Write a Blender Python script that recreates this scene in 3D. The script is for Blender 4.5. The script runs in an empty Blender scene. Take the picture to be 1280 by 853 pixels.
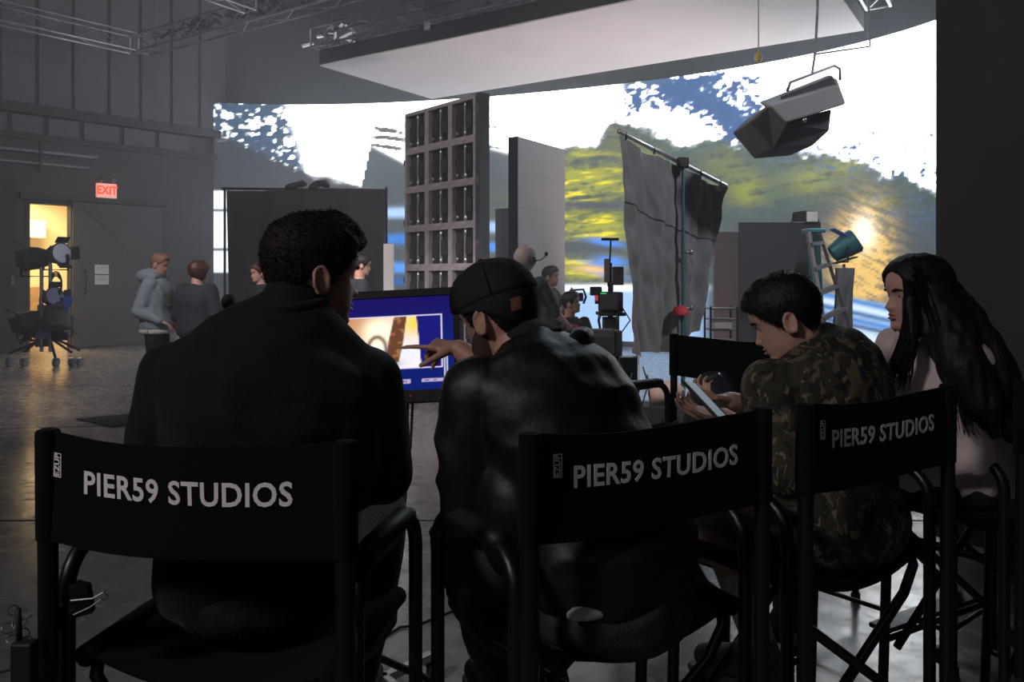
import bpy, bmesh, math, random
import numpy as np
from mathutils import Vector, Matrix, noise as mnoise

random.seed(7)
rng = np.random.default_rng(11)
scene = bpy.context.scene
COL = scene.collection

# ------------------------------------------------------------------ camera
F, CX, CY, EYE = 1000.0, 640.0, 345.0, 1.5          # focal length and horizon in 1280x853 pixels
cam_data = bpy.data.cameras.new('camera')
cam = bpy.data.objects.new('camera', cam_data)
COL.objects.link(cam)
cam.location = (0, 0, EYE)
cam.rotation_euler = (math.pi / 2, 0, 0)
cam_data.sensor_width = 36
cam_data.lens = F / 1280 * 36
cam_data.shift_y = -(426.5 - CY) / 1280
cam_data.clip_start = 0.05
cam_data.clip_end = 100
scene.camera = cam

# ------------------------------------------------------------------ world, exposure
world = bpy.data.worlds.new('world')
scene.world = world
world.use_nodes = True
world.node_tree.nodes['Background'].inputs[0].default_value = (0.5, 0.55, 0.7, 1)
world.node_tree.nodes['Background'].inputs[1].default_value = 0.0
HAZE = 0.0165                                          # thin theatrical haze fills the whole studio
_nt = world.node_tree
_v = _nt.nodes.new('ShaderNodeVolumeScatter')
_v.inputs['Color'].default_value = (.84, .91, 1, 1); _v.inputs['Density'].default_value = HAZE; _v.inputs['Anisotropy'].default_value = .35
_nt.links.new(_v.outputs[0], _nt.nodes['World Output'].inputs['Volume'])
# the haze hangs over the stage and thins out towards the seats
_g = _nt.nodes.new('ShaderNodeTexCoord'); _sp = _nt.nodes.new('ShaderNodeSeparateXYZ'); _mr = _nt.nodes.new('ShaderNodeMapRange')
_mr.inputs['From Min'].default_value = 2.5; _mr.inputs['From Max'].default_value = 9.0
_mr.inputs['To Min'].default_value = HAZE * .06; _mr.inputs['To Max'].default_value = HAZE
_nt.links.new(_g.outputs['Object'], _sp.inputs[0]); _nt.links.new(_sp.outputs['Y'], _mr.inputs[0]); _nt.links.new(_mr.outputs[0], _v.inputs['Density'])
vs = scene.view_settings
vs.view_transform = 'Standard'
vs.look = 'None'
vs.gamma = 1
vs.use_curve_mapping = False
vs.exposure = 0.0
scene.cycles.use_denoising = True
scene.cycles.max_bounces = 6
scene.cycles.volume_bounces = 1
scene.cycles.volume_step_rate = 3
scene.cycles.volume_max_steps = 64
world.cycles.volume_step_size = 4.0
scene.cycles.sample_clamp_indirect = 4

SCREEN_GAIN = 1.0

def lamp(name, kind, loc, target, energy, color, size=1.0, size_y=None, spot=None, blend=0.6):
    d = bpy.data.lights.new(name, kind)
    d.energy = energy
    d.color = color
    if kind == 'AREA':
        d.size = size
        if size_y:
            d.shape = 'RECTANGLE'
            d.size_y = size_y
    elif kind == 'SPOT':
        d.shadow_soft_size = size
        d.spot_size = spot
        d.spot_blend = blend
    else:
        d.shadow_soft_size = size
    o = bpy.data.objects.new(name, d)
    COL.objects.link(o)
    o.location = loc
    v = Vector(target) - Vector(loc)
    o.rotation_euler = v.to_track_quat('-Z', 'Y').to_euler()
    return o

# unseen lamps: inferred grid lamps, added fills, and the corridor lamp
lamp('added_tower_spot', 'SPOT', (-3.5, 2.0, 6.4), (-.9, 10.6, .8), 4200, (1.0, .86, .90), .25, spot=math.radians(15), blend=.9)  # spot added to brighten the lower rows of the cabinet tower
lamp('grid_lamp_pink', 'SPOT', (-6.0, 4.0, 6.6), (1.0, 9.5, 1.2), 1500, (1.0, 0.80, 0.78), 0.5, spot=math.radians(60))
lamp('grid_lamp_cool', 'SPOT', (3.2, 9.6, 6.2), (0.2, 1.9, 1.0), 280, (0.70, 0.88, 1.0), 0.5, spot=math.radians(55))
lamp('grid_lamp_front', 'SPOT', (-3.5, 1.0, 6.8), (-9.0, 15.0, 3.0), 1600, (0.95, 0.85, 0.9), 0.6, spot=math.radians(75))
lamp('added_rear_fill', 'AREA', (-1.0, -2.6, 4.6), (.2, 2.0, 1.0), 7, (.95, .92, 1.0), 2.0)  # soft fill added behind the camera to lift the printed chair backs
lamp('added_cloth_spot', 'SPOT', (5.6, 2.4, 6.6), (1.3, 7.6, 1.6), 1500, (.90, .94, 1.0), .4, spot=math.radians(38))  # spot added from the right to brighten the black cloth
lamp('added_panel_uplight', 'SPOT', (2.0, 12.9, .3), (.6, 13.9, 5.1), 420, (1.0, .82, .84), .3, spot=math.radians(110))  # added out of sight to brighten the underside of the hung panel
lamp('added_side_fill', 'SPOT', (-4.6, -2.2, 5.0), (1.2, 2.2, 1.3), 560, (1.0, .90, .92), .5, spot=math.radians(50))  # fill added to light the charcoal flat and the chair lettering
lamp('corridor_lamp', 'AREA', (-9.75, 17.6, 3.1), (-9.75, 17.6, 0), 170, (1.0, 0.72, 0.36), 1.2)

# ------------------------------------------------------------------ helpers
def W(px, py, y):
    """the point of the place at depth y that lies on the sight line of a pixel"""
    return Vector(((px - CX) / F * y, y, EYE - (py - CY) / F * y))

class MB:
    def __init__(s):
        s.v, s.f = [], []
    def add(s, vs_, fs_):
        n = len(s.v)
        s.v.extend([tuple(p) for p in vs_])
        s.f.extend([tuple(i + n for i in f) for f in fs_])
        return s
    def box(s, c, size, rot=None):
        hx, hy, hz = size[0] / 2, size[1] / 2, size[2] / 2
        P = [Vector((x, y, z)) for x in (-hx, hx) for y in (-hy, hy) for z in (-hz, hz)]
        if rot is not None:
            P = [rot @ p for p in P]
        c = Vector(c)
        return s.add([p + c for p in P], [(0, 1, 3, 2), (4, 6, 7, 5), (0, 4, 5, 1), (2, 3, 7, 6), (0, 2, 6, 4), (1, 5, 7, 3)])
    def b2(s, lo, hi):
        return s.box([(a + b) / 2 for a, b in zip(lo, hi)], [abs(b - a) for a, b in zip(lo, hi)])
    def beam(s, a, b, w, h, up=(0, 0, 1)):
        a, b = Vector(a), Vector(b)
        d = (b - a); L = d.length; d.normalize()
        u = Vector(up)
        if abs(d.dot(u)) > .98: u = Vector((1, 0, 0))
        sd = d.cross(u).normalized(); u = sd.cross(d)
        R = Matrix((d, sd, u)).transposed()
        return s.box((a + b) / 2, (L, w, h), R)
    def tube(s, pts, r, n=8, caps=True, flat=1.0, up=None):
        pts = [Vector(p) for p in pts]
        m = len(pts)
        rr = r if hasattr(r, '__len__') else [r] * m
        t0 = (pts[1] - pts[0]).normalized()
        u = Vector(up) if up else (Vector((0, 0, 1)) if abs(t0.z) < .9 else Vector((1, 0, 0)))
        V, Fs = [], []
        for i, p in enumerate(pts):
            if i == 0: t = pts[1] - pts[0]
            elif i == m - 1: t = pts[-1] - pts[-2]
            else: t = (pts[i + 1] - pts[i]).normalized() + (pts[i] - pts[i - 1]).normalized()
            if t.length < 1e-9: t = Vector((0, 0, 1))
            t.normalize()
            a = u.cross(t)
            if a.length < 1e-6: a = Vector((1, 0, 0)).cross(t)
            a.normalize(); u = t.cross(a).normalized()
            for k in range(n):
                an = 2 * math.pi * k / n
                V.append(p + a * math.cos(an) * rr[i] + u * math.sin(an) * rr[i] * flat)
        for i in range(m - 1):
            for k in range(n):
                k2 = (k + 1) % n
                Fs.append((i * n + k, i * n + k2, (i + 1) * n + k2, (i + 1) * n + k))
        if caps:
            Fs.append(tuple(range(n - 1, -1, -1)))
            Fs.append(tuple(range((m - 1) * n, m * n)))
        return s.add(V, Fs)
    def capsule(s, a, b, ra, rb, n=16, mid=None):
        """tapered limb with round ends; mid = list of (t, radius)"""
        a, b = Vector(a), Vector(b)
        d = (b - a); L = max(d.length, 1e-5); d = d / L
        pts, rr = [], []
        for k in range(1, 6):
            an = math.pi / 2 * k / 5
            pts.append(a - d * ra * math.cos(an)); rr.append(max(ra * math.sin(an), ra * .02))
        for t, r in (mid or []):
            pts.append(a + d * L * t); rr.append(r)
        for k in range(5, 0, -1):
            an = math.pi / 2 * k / 5
            pts.append(b + d * rb * math.cos(an)); rr.append(max(rb * math.sin(an), rb * .02))
        return s.tube(pts, rr, n)
    def ell(s, c, r, rot=None, n=20, m=12):
        V, Fs = [], []
        c = Vector(c)
        for i in range(1, m):
            th = math.pi * i / m
            for k in range(n):
                ph = 2 * math.pi * k / n
                p = Vector((r[0] * math.sin(th) * math.cos(ph), r[1] * math.sin(th) * math.sin(ph), r[2] * math.cos(th)))
                V.append(c + (rot @ p if rot is not None else p))
        for i in range(m - 2):
            for k in range(n):
                k2 = (k + 1) % n
                Fs.append((i * n + k, (i + 1) * n + k, (i + 1) * n + k2, i * n + k2))
        top = Vector((0, 0, r[2])); 
        V.append(c + (rot @ top if rot is not None else top)); V.append(c - (rot @ top if rot is not None else top))
        T, B = len(V) - 2, len(V) - 1
        for k in range(n):
            k2 = (k + 1) % n
            Fs.append((T, k, k2)); Fs.append((B, (m - 2) * n + k2, (m - 2) * n + k))
        return s.add(V, Fs)
    def rings(s, rings, cap=True):
        n = len(rings[0]); V = [p for r in rings for p in r]; Fs = []
        for i in range(len(rings) - 1):
            for k in range(n):
                k2 = (k + 1) % n
                Fs.append((i * n + k, i * n + k2, (i + 1) * n + k2, (i + 1) * n + k))
        if cap:
            Fs.append(tuple(range(n - 1, -1, -1))); Fs.append(tuple(range((len(rings) - 1) * n, len(rings) * n)))
        return s.add(V, Fs)
    def grid(s, fn, nu, nv, thick=0.0, nrm=None):
        """surface fn(u,v); with thick, a slab along nrm"""
        V = [Vector(fn(i / nu, j / nv)) for j in range(nv + 1) for i in range(nu + 1)]
        Fs = [(j * (nu + 1) + i, j * (nu + 1) + i + 1, (j + 1) * (nu + 1) + i + 1, (j + 1) * (nu + 1) + i) for j in range(nv) for i in range(nu)]
        if not thick: return s.add(V, Fs)
        N = len(V); d = Vector(nrm).normalized() * thick
        V2 = [p + d for p in V]
        F2 = [tuple(N + k for k in reversed(f)) for f in Fs]
        edge = [i for i in range(nu + 1)] + [j * (nu + 1) + nu for j in range(1, nv + 1)] + [nv * (nu + 1) + i for i in range(nu - 1, -1, -1)] + [j * (nu + 1) for j in range(nv - 1, 0, -1)]
        for k in range(len(edge)):
            a, b = edge[k], edge[(k + 1) % len(edge)]
            F2.append((b, a, a + N, b + N))
        return s.add(V + V2, Fs + F2)
    def mesh(s, name, origin=(0, 0, 0)):
        me = bpy.data.meshes.new(name)
        o = Vector(origin)
        me.from_pydata([tuple(Vector(p) - o) for p in s.v] if o.length else s.v, [], s.f)
        me.update()
        return me

def link(name, me, mat=None, parent=None, smooth=False, bevel=0.0):
    if mat and not me.materials: me.materials.append(mat)
    if smooth:
        me.polygons.foreach_set('use_smooth', [True] * len(me.polygons))
        if smooth == 'auto':
            me.set_sharp_from_angle(angle=math.radians(40))
    o = bpy.data.objects.new(name, me)
    COL.objects.link(o)
    if parent: o.parent = parent
    if bevel:
        m = o.modifiers.new('bevel', 'BEVEL'); m.width = bevel; m.segments = 2; m.limit_method = 'ANGLE'
    return o

def obj(name, mb, mat=None, parent=None, smooth=False, bevel=0.0, origin=(0, 0, 0)):
    return link(name, mb.mesh(name, origin), mat, parent, smooth, bevel)

def tag(o, label=None, cat=None, group=None, kind=None):
    if label: o['label'] = label
    if cat: o['category'] = cat
    if group: o['group'] = group
    if kind: o['kind'] = kind
    return o

def thing(name, label, cat, loc=(0, 0, 0), rz=0.0, group=None):
    o = bpy.data.objects.new(name, None)
    COL.objects.link(o)
    o.empty_display_size = .1
    o.location = loc; o.rotation_euler = (0, 0, rz)
    return tag(o, label, cat, group)

def kids(o):
    return [c for c in ALLKIDS.get(o.name, [])]

def copy_tree(o, parent=None, loc=None, rz=None, label=None, group=None, table=None):
    if table is None:
        table = {}
        for q in COL.objects:
            if q.parent: table.setdefault(q.parent.name, []).append(q)
    c = o.copy(); COL.objects.link(c)
    if parent: c.parent = parent
    if loc is not None: c.location = loc
    if rz is not None: c.rotation_euler = (0, 0, rz)
    if label: c['label'] = label
    if group: c['group'] = group
    for ch in table.get(o.name, []): copy_tree(ch, c, table=table)
    return c

# ------------------------------------------------------------------ materials
def mat(name, color, rough=.6, metal=0.0, bump=0.0, bscale=40.0, var=0.0, vscale=6.0, spec=.5, sheen=0.0, coat=0.0, stretch=None, em=None, estr=0.0, trans=0.0, sss=0.0):
    m = bpy.data.materials.new(name); m.use_nodes = True
    nt = m.node_tree; b = nt.nodes['Principled BSDF']
    b.inputs['Base Color'].default_value = (*color, 1)
    b.inputs['Roughness'].default_value = rough
    b.inputs['Metallic'].default_value = metal
    b.inputs['Specular IOR Level'].default_value = spec
    b.inputs['Sheen Weight'].default_value = sheen
    b.inputs['Coat Weight'].default_value = coat
    b.inputs['Transmission Weight'].default_value = trans
    if sss:
        b.inputs['Subsurface Weight'].default_value = sss
        b.inputs['Subsurface Radius'].default_value = (.6, .25, .15)
        b.inputs['Subsurface Scale'].default_value = .012
    if em:
        b.inputs['Emission Color'].default_value = (*em, 1); b.inputs['Emission Strength'].default_value = estr
    tc = nt.nodes.new('ShaderNodeTexCoord'); mp = nt.nodes.new('ShaderNodeMapping')
    nt.links.new(tc.outputs['Object'], mp.inputs[0])
    if stretch: mp.inputs['Scale'].default_value = stretch
    if var:
        n = nt.nodes.new('ShaderNodeTexNoise'); n.inputs['Scale'].default_value = vscale; n.inputs['Detail'].default_value = 6
        r = nt.nodes.new('ShaderNodeMapRange')
        r.inputs['From Min'].default_value = .3; r.inputs['From Max'].default_value = .7
        r.inputs['To Min'].default_value = 1 - var; r.inputs['To Max'].default_value = 1 + var
        x = nt.nodes.new('ShaderNodeVectorMath'); x.operation = 'SCALE'
        x.inputs[0].default_value = color
        nt.links.new(mp.outputs[0], n.inputs['Vector']); nt.links.new(n.outputs[0], r.inputs[0])
        nt.links.new(r.outputs[0], x.inputs['Scale']); nt.links.new(x.outputs[0], b.inputs['Base Color'])
    if bump:
        n = nt.nodes.new('ShaderNodeTexNoise'); n.inputs['Scale'].default_value = bscale; n.inputs['Detail'].default_value = 5
        bp = nt.nodes.new('ShaderNodeBump'); bp.inputs['Strength'].default_value = bump; bp.inputs['Distance'].default_value = .01
        nt.links.new(mp.outputs[0], n.inputs['Vector']); nt.links.new(n.outputs[0], bp.inputs['Height']); nt.links.new(bp.outputs[0], b.inputs['Normal'])
    return m

M = dict(
    frame=mat('black powder coated tube', (.005, .006, .007), .38, .0, bump=.05, bscale=300),
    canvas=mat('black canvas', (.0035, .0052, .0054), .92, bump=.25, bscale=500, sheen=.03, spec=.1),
    pad=mat('black foam pad', (.012, .013, .014), .55, bump=.1, bscale=120),
    print=mat('white screen print', (.88, .85, .87), .8),
    wall=mat('charcoal painted wall', (.060, .056, .062), .85, bump=.15, bscale=30, var=.12, vscale=2),
    wallL=mat('grey wall board', (.115, .105, .115), .85, bump=.1, bscale=30, var=.10, vscale=1.5),
    steel=mat('dark steel beam', (.03, .028, .032), .7, var=.2),
    black=mat('matte black', (.012, .012, .014), .75, bump=.1, bscale=60),
    gloss=mat('glossy black plastic', (.008, .009, .012), .18, coat=.5),
    alu=mat('aluminium', (.55, .56, .58), .35, .9, var=.15, vscale=20),
    alud=mat('dull aluminium', (.22, .23, .25), .45, .8, var=.25, vscale=12),
    chrome=mat('chrome', (.75, .76, .78), .15, 1.0),
    teal=mat('teal painted metal', (.03, .15, .18), .4, .3),
    rubber=mat('rubber', (.015, .015, .016), .7),
    white=mat('white board', (.75, .74, .74), .6),
    paper=mat('paper sheet', (.75, .73, .72), .8, var=.06, vscale=30),
    red=mat('red fabric', (.45, .02, .03), .7),
    cableb=mat('black cable', (.01, .01, .011), .5),
    blue=mat('blue gel', (.03, .10, .45), .4),
    olive=mat('olive nylon', (.05, .055, .03), .7, bump=.3, bscale=80),
    grey=mat('grey fabric', (.16, .16, .17), .85, bump=.2, bscale=90),
    yellow=mat('yellow plastic', (.6, .55, .05), .5),
)
# ------------------------------------------------------------------ room shell
def floor_mat():
    m = bpy.data.materials.new('polished concrete'); m.use_nodes = True
    nt = m.node_tree; b = nt.nodes['Principled BSDF']; N = nt.nodes.new; L = nt.links.new
    tc = N('ShaderNodeTexCoord')
    n1 = N('ShaderNodeTexNoise'); n1.inputs['Scale'].default_value = .8; n1.inputs['Detail'].default_value = 8; n1.inputs['Roughness'].default_value = .62
    n2 = N('ShaderNodeTexNoise'); n2.inputs['Scale'].default_value = 9; n2.inputs['Detail'].default_value = 8
    n3 = N('ShaderNodeTexNoise'); n3.inputs['Scale'].default_value = 120; n3.inputs['Detail'].default_value = 3
    for n in (n1, n2, n3): L(tc.outputs['Object'], n.inputs['Vector'])
    cr = N('ShaderNodeValToRGB')
    cr.color_ramp.elements[0].position = .35; cr.color_ramp.elements[0].color = (.19, .18, .186, 1)
    cr.color_ramp.elements[1].position = .68; cr.color_ramp.elements[1].color = (.31, .297, .304, 1)
    mx = N('ShaderNodeMix'); mx.data_type = 'FLOAT'; mx.inputs[0].default_value = .4
    L(n1.outputs[0], mx.inputs[2]); L(n2.outputs[0], mx.inputs[3]); L(mx.outputs[0], cr.inputs[0]); L(cr.outputs[0], b.inputs['Base Color'])
    rr = N('ShaderNodeMapRange'); rr.inputs['From Min'].default_value = .35; rr.inputs['From Max'].default_value = .7
    rr.inputs['To Min'].default_value = .17; rr.inputs['To Max'].default_value = .33
    L(n2.outputs[0], rr.inputs[0]); L(rr.outputs[0], b.inputs['Roughness'])
    bp = N('ShaderNodeBump'); bp.inputs['Strength'].default_value = .10; bp.inputs['Distance'].default_value = .004
    ad = N('ShaderNodeMath'); ad.operation = 'ADD'; sc_ = N('ShaderNodeMath'); sc_.operation = 'MULTIPLY'; sc_.inputs[1].default_value = .25
    L(n3.outputs[0], sc_.inputs[0]); L(sc_.outputs[0], ad.inputs[0]); L(n2.outputs[0], ad.inputs[1]); L(ad.outputs[0], bp.inputs['Height']); L(bp.outputs[0], b.inputs['Normal'])
    b.inputs['Specular IOR Level'].default_value = .6
    return m
M['floor'] = floor_mat()
fl = tag(obj('floor', MB().b2((-17, -4, -.1), (12, 24, 0)), M['floor']), 'polished grey concrete studio floor', kind='structure')
jm = mat('dark joint filler', (.03, .03, .032), .7)
for x0, y0, x1, y1 in ((-8, 7.35, -3.4, 8.1), (-9.2, 10.9, -2, 10.9), (-3.2, 2.0, -.6, 4.1), (-6, 4.9, 3.2, 4.9)):
    obj('floor_joint', MB().beam((x0, y0, .0005), (x1, y1, .0005), .016, .003), jm, fl)
tag(obj('ceiling', MB().b2((-17, -4, 8.2), (12, 24, 8.4)), mat('dark ceiling', (.02, .02, .024), .9)), 'dark ceiling above the lighting grid', kind='structure')

# left wall runs away to the right; local x along it, local y into it
WD = Vector((2.09, 2.30)).normalized(); WA = Vector((-9.92, 15.5)); WRZ = math.atan2(WD.y, WD.x)
def wu(px):
    k = (px - CX) / F
    return -(WA.x - k * WA.y) / (WD.x - k * WD.y)
def wz(px, py):
    y = WA.y + WD.y * wu(px)
    return EYE - (py - CY) / F * y
wl = tag(bpy.data.objects.new('wall_left', None), 'charcoal studio wall with door and ribbed upper boards', kind='structure')
COL.objects.link(wl); wl.location = (WA.x, WA.y, 0); wl.rotation_euler = (0, 0, WRZ)
u0, u1 = wu(37), wu(88); dz = 2.94
def wpart(name, lo, hi, m, bevel=0, par=None): return obj(name, MB().b2(lo, hi), m, par or wl, bevel=bevel)
obj('wall_surface', MB().b2((-13, 0, 0), (u0, .2, 4.25)).b2((u1, 0, 0), (9.5, .2, 4.25)).b2((u0, 0, dz), (u1, .2, 4.25)).b2((-13, .12, 4.25), (9.5, .3, 8.2)), M['wall'], wl)
wpart('ledge_beam', (-13, -.10, 4.72), (7.4, .12, 4.90), M['steel'])
wpart('ledge_beam', (-13, -.06, 4.20), (7.4, .12, 4.32), M['steel'])
xs = [wu(x) for x in (-95, -50, 0, 47, 92, 137, 176, 215, 250, 284)]
for a, b in zip(xs, xs[1:]):
    wpart('wall_board', (a + .035, .02, 4.93), (b - .035, .10, 8.1), M['wallL'])
xs = [wu(x) for x in (-80, -35, 12, 58, 103, 153, 197, 240)]
for a, b in zip(xs, xs[1:]):
    wpart('clerestory_board', (a + .05, .03, 4.34), (b - .05, .10, 4.69), M['wallL'])
wpart('pilaster', (wu(-12), -.12, 0), (wu(17), 0, 3.4), M['steel'])
wpart('conduit', (-5, -.09, 3.95), (wu(120), -.04, 4.0), M['alud'])
wpart('conduit', (-5, -.09, 3.72), (wu(110), -.04, 3.76), M['alud'])
wpart('conduit', (wu(47), -.12, 3.6), (wu(50), -.05, 4.2), M['steel'])
wpart('light_switch', (wu(11), -.15, wz(13, 357)), (wu(15), -.11, wz(13, 345)), M['grey'])
# sliding door leaf
dr = tag(bpy.data.objects.new('door_1', None), 'grey sliding door leaf pushed open beside the lit doorway', kind='structure')
COL.objects.link(dr); dr.location = wl.location; dr.rotation_euler = wl.rotation_euler
M['door'] = mat('grey door steel', (.072, .068, .075), .7, var=.08)
obj('door_leaf', MB().b2((u1 + .02, -.09, .03), (wu(200), -.02, 3.02)), M['door'], dr, bevel=.01)
obj('door_track', MB().b2((u0 - .2, -.14, 3.03), (wu(205), -.01, 3.13)), M['steel'], dr)
obj('door_handle', MB().tube([(wu(104), -.09, 1.12), (wu(104), -.15, 1.14), (wu(104), -.15, 1.58), (wu(104), -.09, 1.6)], .02), M['black'], dr)
obj('cable_stay', MB().tube([(wu(100), -.10, wz(100, 258)), (wu(160), -.10, wz(160, 315))], .008, 5), M['steel'], dr)
obj('door_frame', MB().b2((u0 - .06, -.03, 0), (u0, .2, dz + .05)).b2((u1, -.02, 0), (u1 + .06, .2, dz + .05)).b2((u0, -.03, dz), (u1, .2, dz + .05)), M['steel'], dr)
# corridor behind the doorway
cor = tag(bpy.data.objects.new('wall_corridor', None), 'warm lit corridor behind the open doorway', kind='structure')
COL.objects.link(cor); cor.location = wl.location; cor.rotation_euler = wl.rotation_euler
cm = mat('cream plaster', (.82, .72, .50), .8, var=.05)
obj('corridor_walls', MB().b2((u0 - 1.2, 2.6, 0), (u1 + 1.6, 2.75, 3.3)).b2((u0 - 1.35, .2, 0), (u0 - 1.2, 2.75, 3.3)).b2((u1 + 1.6, .2, 0), (u1 + 1.75, 2.75, 3.3)).b2((u0 - 1.3, .2, 3.3), (u1 + 1.7, 2.75, 3.4)), cm, cor)
obj('wall_cabinet', MB().b2((u1 - .45, 2.2, 2.35), (u1 + .25, 2.6, 2.75)), M['white'], cor, bevel=.02)
obj('corridor_bench', MB().b2((u0 - .2, 2.1, 0), (u1 + .1, 2.6, 1.25)), mat('tan counter', (.45, .28, .12), .6, var=.2), cor)
cl_o = bpy.data.objects['corridor_lamp']; c0 = Vector((WA.x, WA.y)) + WD * ((u0 + u1) / 2) + Vector((-WD.y, WD.x)) * 1.3
cl_o.location = (c0.x, c0.y, 3.2); cl_o.rotation_euler = (0, 0, 0)

# back and right hand shell
bk = MB().b2((-4.6, 21.6, 0), (12, 21.8, 8.2))
tag(obj('wall_back', bk, M['wall']), 'dark wall behind the curved screen', kind='structure')
tag(obj('wall_right', MB().b2((11.5, -4, 0), (11.7, 22, 8.2)), M['wall']), 'dark studio wall on the right', kind='structure')
tag(obj('wall_rear', MB().b2((-17, -3.9, 0), (12, -3.7, 8.2)), M['wall']), 'dark wall behind the viewer', kind='structure')
# near black flat at the right
fr = tag(thing('black_flat', 'tall charcoal flat panel standing at the right edge behind the woman', 'panel'), None)
n_ = Vector((2.362, 4.46, 0)); e_ = Vector((3.05, 1.7, 0)); d_ = (e_ - n_); sd = Vector((-d_.y, d_.x, 0)).normalized() * -1
M['flat'] = mat('charcoal cloth covered flat', (.075, .066, .076), .85, bump=.25, bscale=200, var=.06, vscale=3)
seg = 3
for i in range(seg):
    a = n_ + d_ * (i / seg); b = n_ + d_ * ((i + 1) / seg)
    g = d_.normalized() * .002
    P = []
    for q in (a + g, b - g):
        for off in (0, .09):
            for z in (0, 4.6):
                w = q + Vector((1, .25, 0)).normalized() * off; P.append((w.x, w.y, z))
    obj('panel_board', MB().add(P, [(0, 1, 3, 2), (4, 6, 7, 5), (0, 4, 5, 1), (2, 3, 7, 6), (0, 2, 6, 4), (1, 5, 7, 3)]), M['flat'], fr)

# ------------------------------------------------------------------ curved LED screen
def vnoise(x, y, seed):
    r = np.random.default_rng(seed).random((256, 256))
    xi = np.floor(x).astype(int); yi = np.floor(y).astype(int)
    fx = x - xi; fy = y - yi
    fx = fx * fx * (3 - 2 * fx); fy = fy * fy * (3 - 2 * fy)
    g = lambda a, b: r[a % 256, b % 256]
    return (g(xi, yi) * (1 - fx) + g(xi + 1, yi) * fx) * (1 - fy) + (g(xi, yi + 1) * (1 - fx) + g(xi + 1, yi + 1) * fx) * fy
def fbm(x, y, seed, o=4):
    s = 0; a = .5; t = 0
    for k in range(o):
        s = s + a * vnoise(x * 2 ** k + 13.7 * k, y * 2 ** k + 7.1 * k, seed + k); t += a; a *= .5
    return s / t
def sm(a, b, x):
    t = np.clip((x - a) / (b - a), 0, 1); return t * t * (3 - 2 * t)
def soft(a, b, x): return 1 - (1 - sm(a, b, x)) ** 3
def mixc(c, m, col):
    return c * (1 - m[..., None]) + np.array(col) * m[..., None]
def gaus(x, y, cx, cy, rx, ry, slope=0.0):
    dy = y - cy - slope * (x - cx)
    return np.exp(-((x - cx) / rx) ** 2 - (dy / ry) ** 2)
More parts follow.
